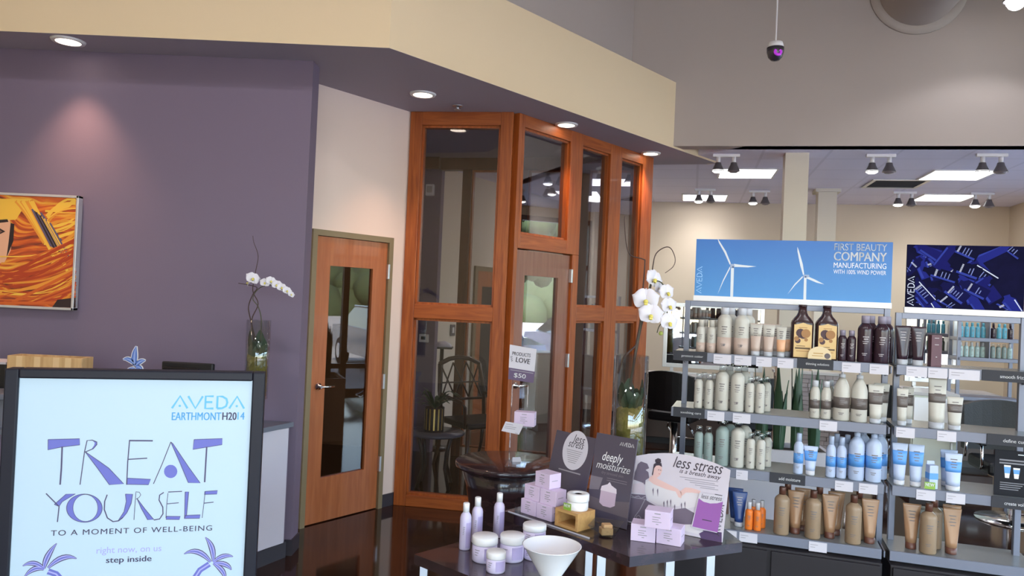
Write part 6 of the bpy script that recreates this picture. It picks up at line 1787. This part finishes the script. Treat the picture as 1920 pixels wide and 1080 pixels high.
# ------------------------------------------------------------------ inside the glass room
gn = Vector((-(GW_R - GW_L).normalized().y, (GW_R - GW_L).normalized().x)) * -1       # towards the viewer
def on_inner(x, y, off=.0): 
    p = on_wall(x, y, GW_L + gn * off, GW_R + gn * off); return p
ga = math.atan2((GW_R - GW_L).y, (GW_R - GW_L).x)
p = on_inner(808, 357); t = thing('strobe_alarm', 'white fire alarm strobe high on the inner purple wall', 'alarm', (p.x, p.y, p.z), ga)
part('housing', MB().box(-.05, .05, -.045, -.0005, -.065, .065, b=.012), M['white'], t); part('flash_lens', MB().box(-.03, .03, -.058, -.045, -.03, .04, b=.006), M['pane'], t)
p = on_inner(796, 634); t = thing('thermostat', 'white thermostat on the inner purple wall seen through the lower pane', 'thermostat', (p.x, p.y, p.z), ga)
part('housing', MB().box(-.055, .055, -.03, -.0005, -.045, .045, b=.008), M['white'], t); part('display', MB().box(-.03, .02, -.032, -.03, -.015, .02), M['strip'], t)
M['dark_wood'] = wood('dark_chair_wood', srgb(64, 36, 30), srgb(44, 24, 20), 5, .3)
# lattice-back armchair
c = at_y(893, 790, 7.55)
t = thing('armchair', 'dark wooden lattice-back armchair inside the glass room', 'chair', (c.x, 7.55, 0), R(35))
part('seat', MB().box(-.27, .27, -.26, .26, .44, .5, b=.02), M['leather'], t)
for sx in (-1, 1):
    part('leg', MB().tube([(sx * .25, -.25, .45), (sx * .26, -.26, .2), (sx * .27, -.29, 0)], .022, 8, r1=.016), M['dark_wood'], t)
    part('leg', MB().tube([(sx * .25, .25, .45), (sx * .26, .29, .2), (sx * .27, .36, 0)], .022, 8, r1=.016), M['dark_wood'], t)
    part('arm', MB().tube([(sx * .26, .27, .72), (sx * .29, .0, .71), (sx * .3, -.2, .7), (sx * .29, -.24, .66), (sx * .27, -.22, .45)], .018, 8), M['dark_wood'], t)
bk = MB()
for sx in (-1, 1): bk.tube([(sx * .25, .25, .45), (sx * .27, .3, .75), (sx * .24, .37, 1.02)], .02, 8)
bk.tube([(-.24, .37, 1.02), (-.12, .38, 1.07), (0, .385, 1.085), (.12, .38, 1.07), (.24, .37, 1.02)], .024, 8)
bk.tube([(-.26, .3, .66), (.26, .3, .66)], .014, 8)
part('back_frame', bk, M['dark_wood'], t)
la = MB()
for k in range(3):
    x0 = -.24 + k * .16
    la.tube([(x0, .3, .68), (x0 + .08, .335, .86), (x0 + .16, .37, 1.03)], .009, 6); la.tube([(x0 + .16, .3, .68), (x0 + .08, .335, .86), (x0, .37, 1.03)], .009, 6)
la.tube([(-.26, .325, .83), (0, .325, .83), (.26, .325, .83)], .009, 6)
part('lattice', la, M['dark_wood'], t)
# side table with vase
c = at_y(818, 808, 6.8)
t = thing('side_table', 'small dark round side table with curved legs inside the glass room', 'table', (c.x, 6.8, 0))
part('table_top', MB().lathe([(.0001, .465), (.25, .465), (.26, .48), (.25, .495), (.0001, .495)], 36), mat('slate_table_top', srgb(70, 74, 88), .25), t)
for k in range(4):
    a = R(45 + 90 * k); cx, cy = math.cos(a), math.sin(a)
    part('leg', MB().tube([(cx * .2, cy * .2, .465), (cx * .15, cy * .15, .3), (cx * .14, cy * .14, .18), (cx * .2, cy * .2, .0)], .016, 8), M['black'], t)
t = thing('striped_vase', 'dark glass vase with gold stripes and leafy plant on the side table', 'vase', (c.x - .02, 6.78, .4955))
part('body', MB().lathe([(.085, 0), (.088, .004), (.088, .22), (.082, .22), (.082, .01), (.0001, .01)], 28), M['cabinet_dark'], t)
sm = MB()
for k in range(14): sm.arc(.0888, R(k * 25.7), R(k * 25.7 + 9), .02, .21, 0, 2)
part('gold_stripe', sm, mat('gold_stripe', srgb(196, 164, 90), .3, .7), t)
lf = MB(); rd = random.Random(4)
for k in range(26):
    a = rd.uniform(0, 6.28); ln = rd.uniform(.14, .3); H_ = rd.uniform(.05, .2); vs = []; fs = []
    for i in range(5):
        u = i / 4; wd = .02 * math.sin(math.pi * (.08 + .9 * u)); r_ = ln * u; z = .2 + H_ * math.sin(u * 2.2)
        vs += [(math.cos(a) * r_ - math.sin(a) * wd, math.sin(a) * r_ + math.cos(a) * wd, z), (math.cos(a) * r_ + math.sin(a) * wd, math.sin(a) * r_ - math.cos(a) * wd, z)]
    for i in range(4): fs.append((2 * i, 2 * i + 1, 2 * i + 3, 2 * i + 2))
    lf.add(vs, fs, 0, True)
part('foliage', lf, M['leaf'], t)
# tall towel stand beyond the rear glazing
c = at_y(829, 650, 8.45)
t = thing('pedestal_stand', 'tall slender dark stand with small top beyond the rear glazing', 'stand', (c.x, 8.45, 0))
zt = c.z
part('top', MB().box(-.12, .12, -.1, .1, zt - .02, zt, b=.003), M['black'], t); part('post', MB().lathe([(.035, .02), (.025, .2), (.022, zt - .02)], 14), M['black'], t); part('base', MB().lathe([(.12, 0), (.12, .02), (.035, .03)], 22), M['black'], t)
t = thing('towel', 'crumpled white towel on top of the tall slender stand', 'towel', (c.x, 8.45, zt + .0005))
bm_ = bmesh.new(); bmesh.ops.create_icosphere(bm_, subdivisions=3, radius=.1); rd = random.Random(2)
for v in bm_.verts: v.co = Vector((v.co.x * 1.15, v.co.y, max(0, v.co.z * .62) + .0)) * (1 + .10 * math.sin(v.co.x * 60) * math.cos(v.co.y * 47))
part('folds', MB().bm(bm_, 0, None, True), M['card'], t)
c = on_wall(848, 619, lw(0), lw(1)); t = thing('wall_plate', 'small grey switch plate on the side wall beyond the glass room', 'switch', (c.x, c.y, c.z), math.atan2(-BL.y, -BL.x))
part('plate', MB().box(-.05, .05, -.012, -.0005, -.07, .07, b=.003), M['spot_body'], t); part('rocker', MB().box(-.02, .02, -.018, -.012, -.035, .035, b=.002), M['steel'], t)
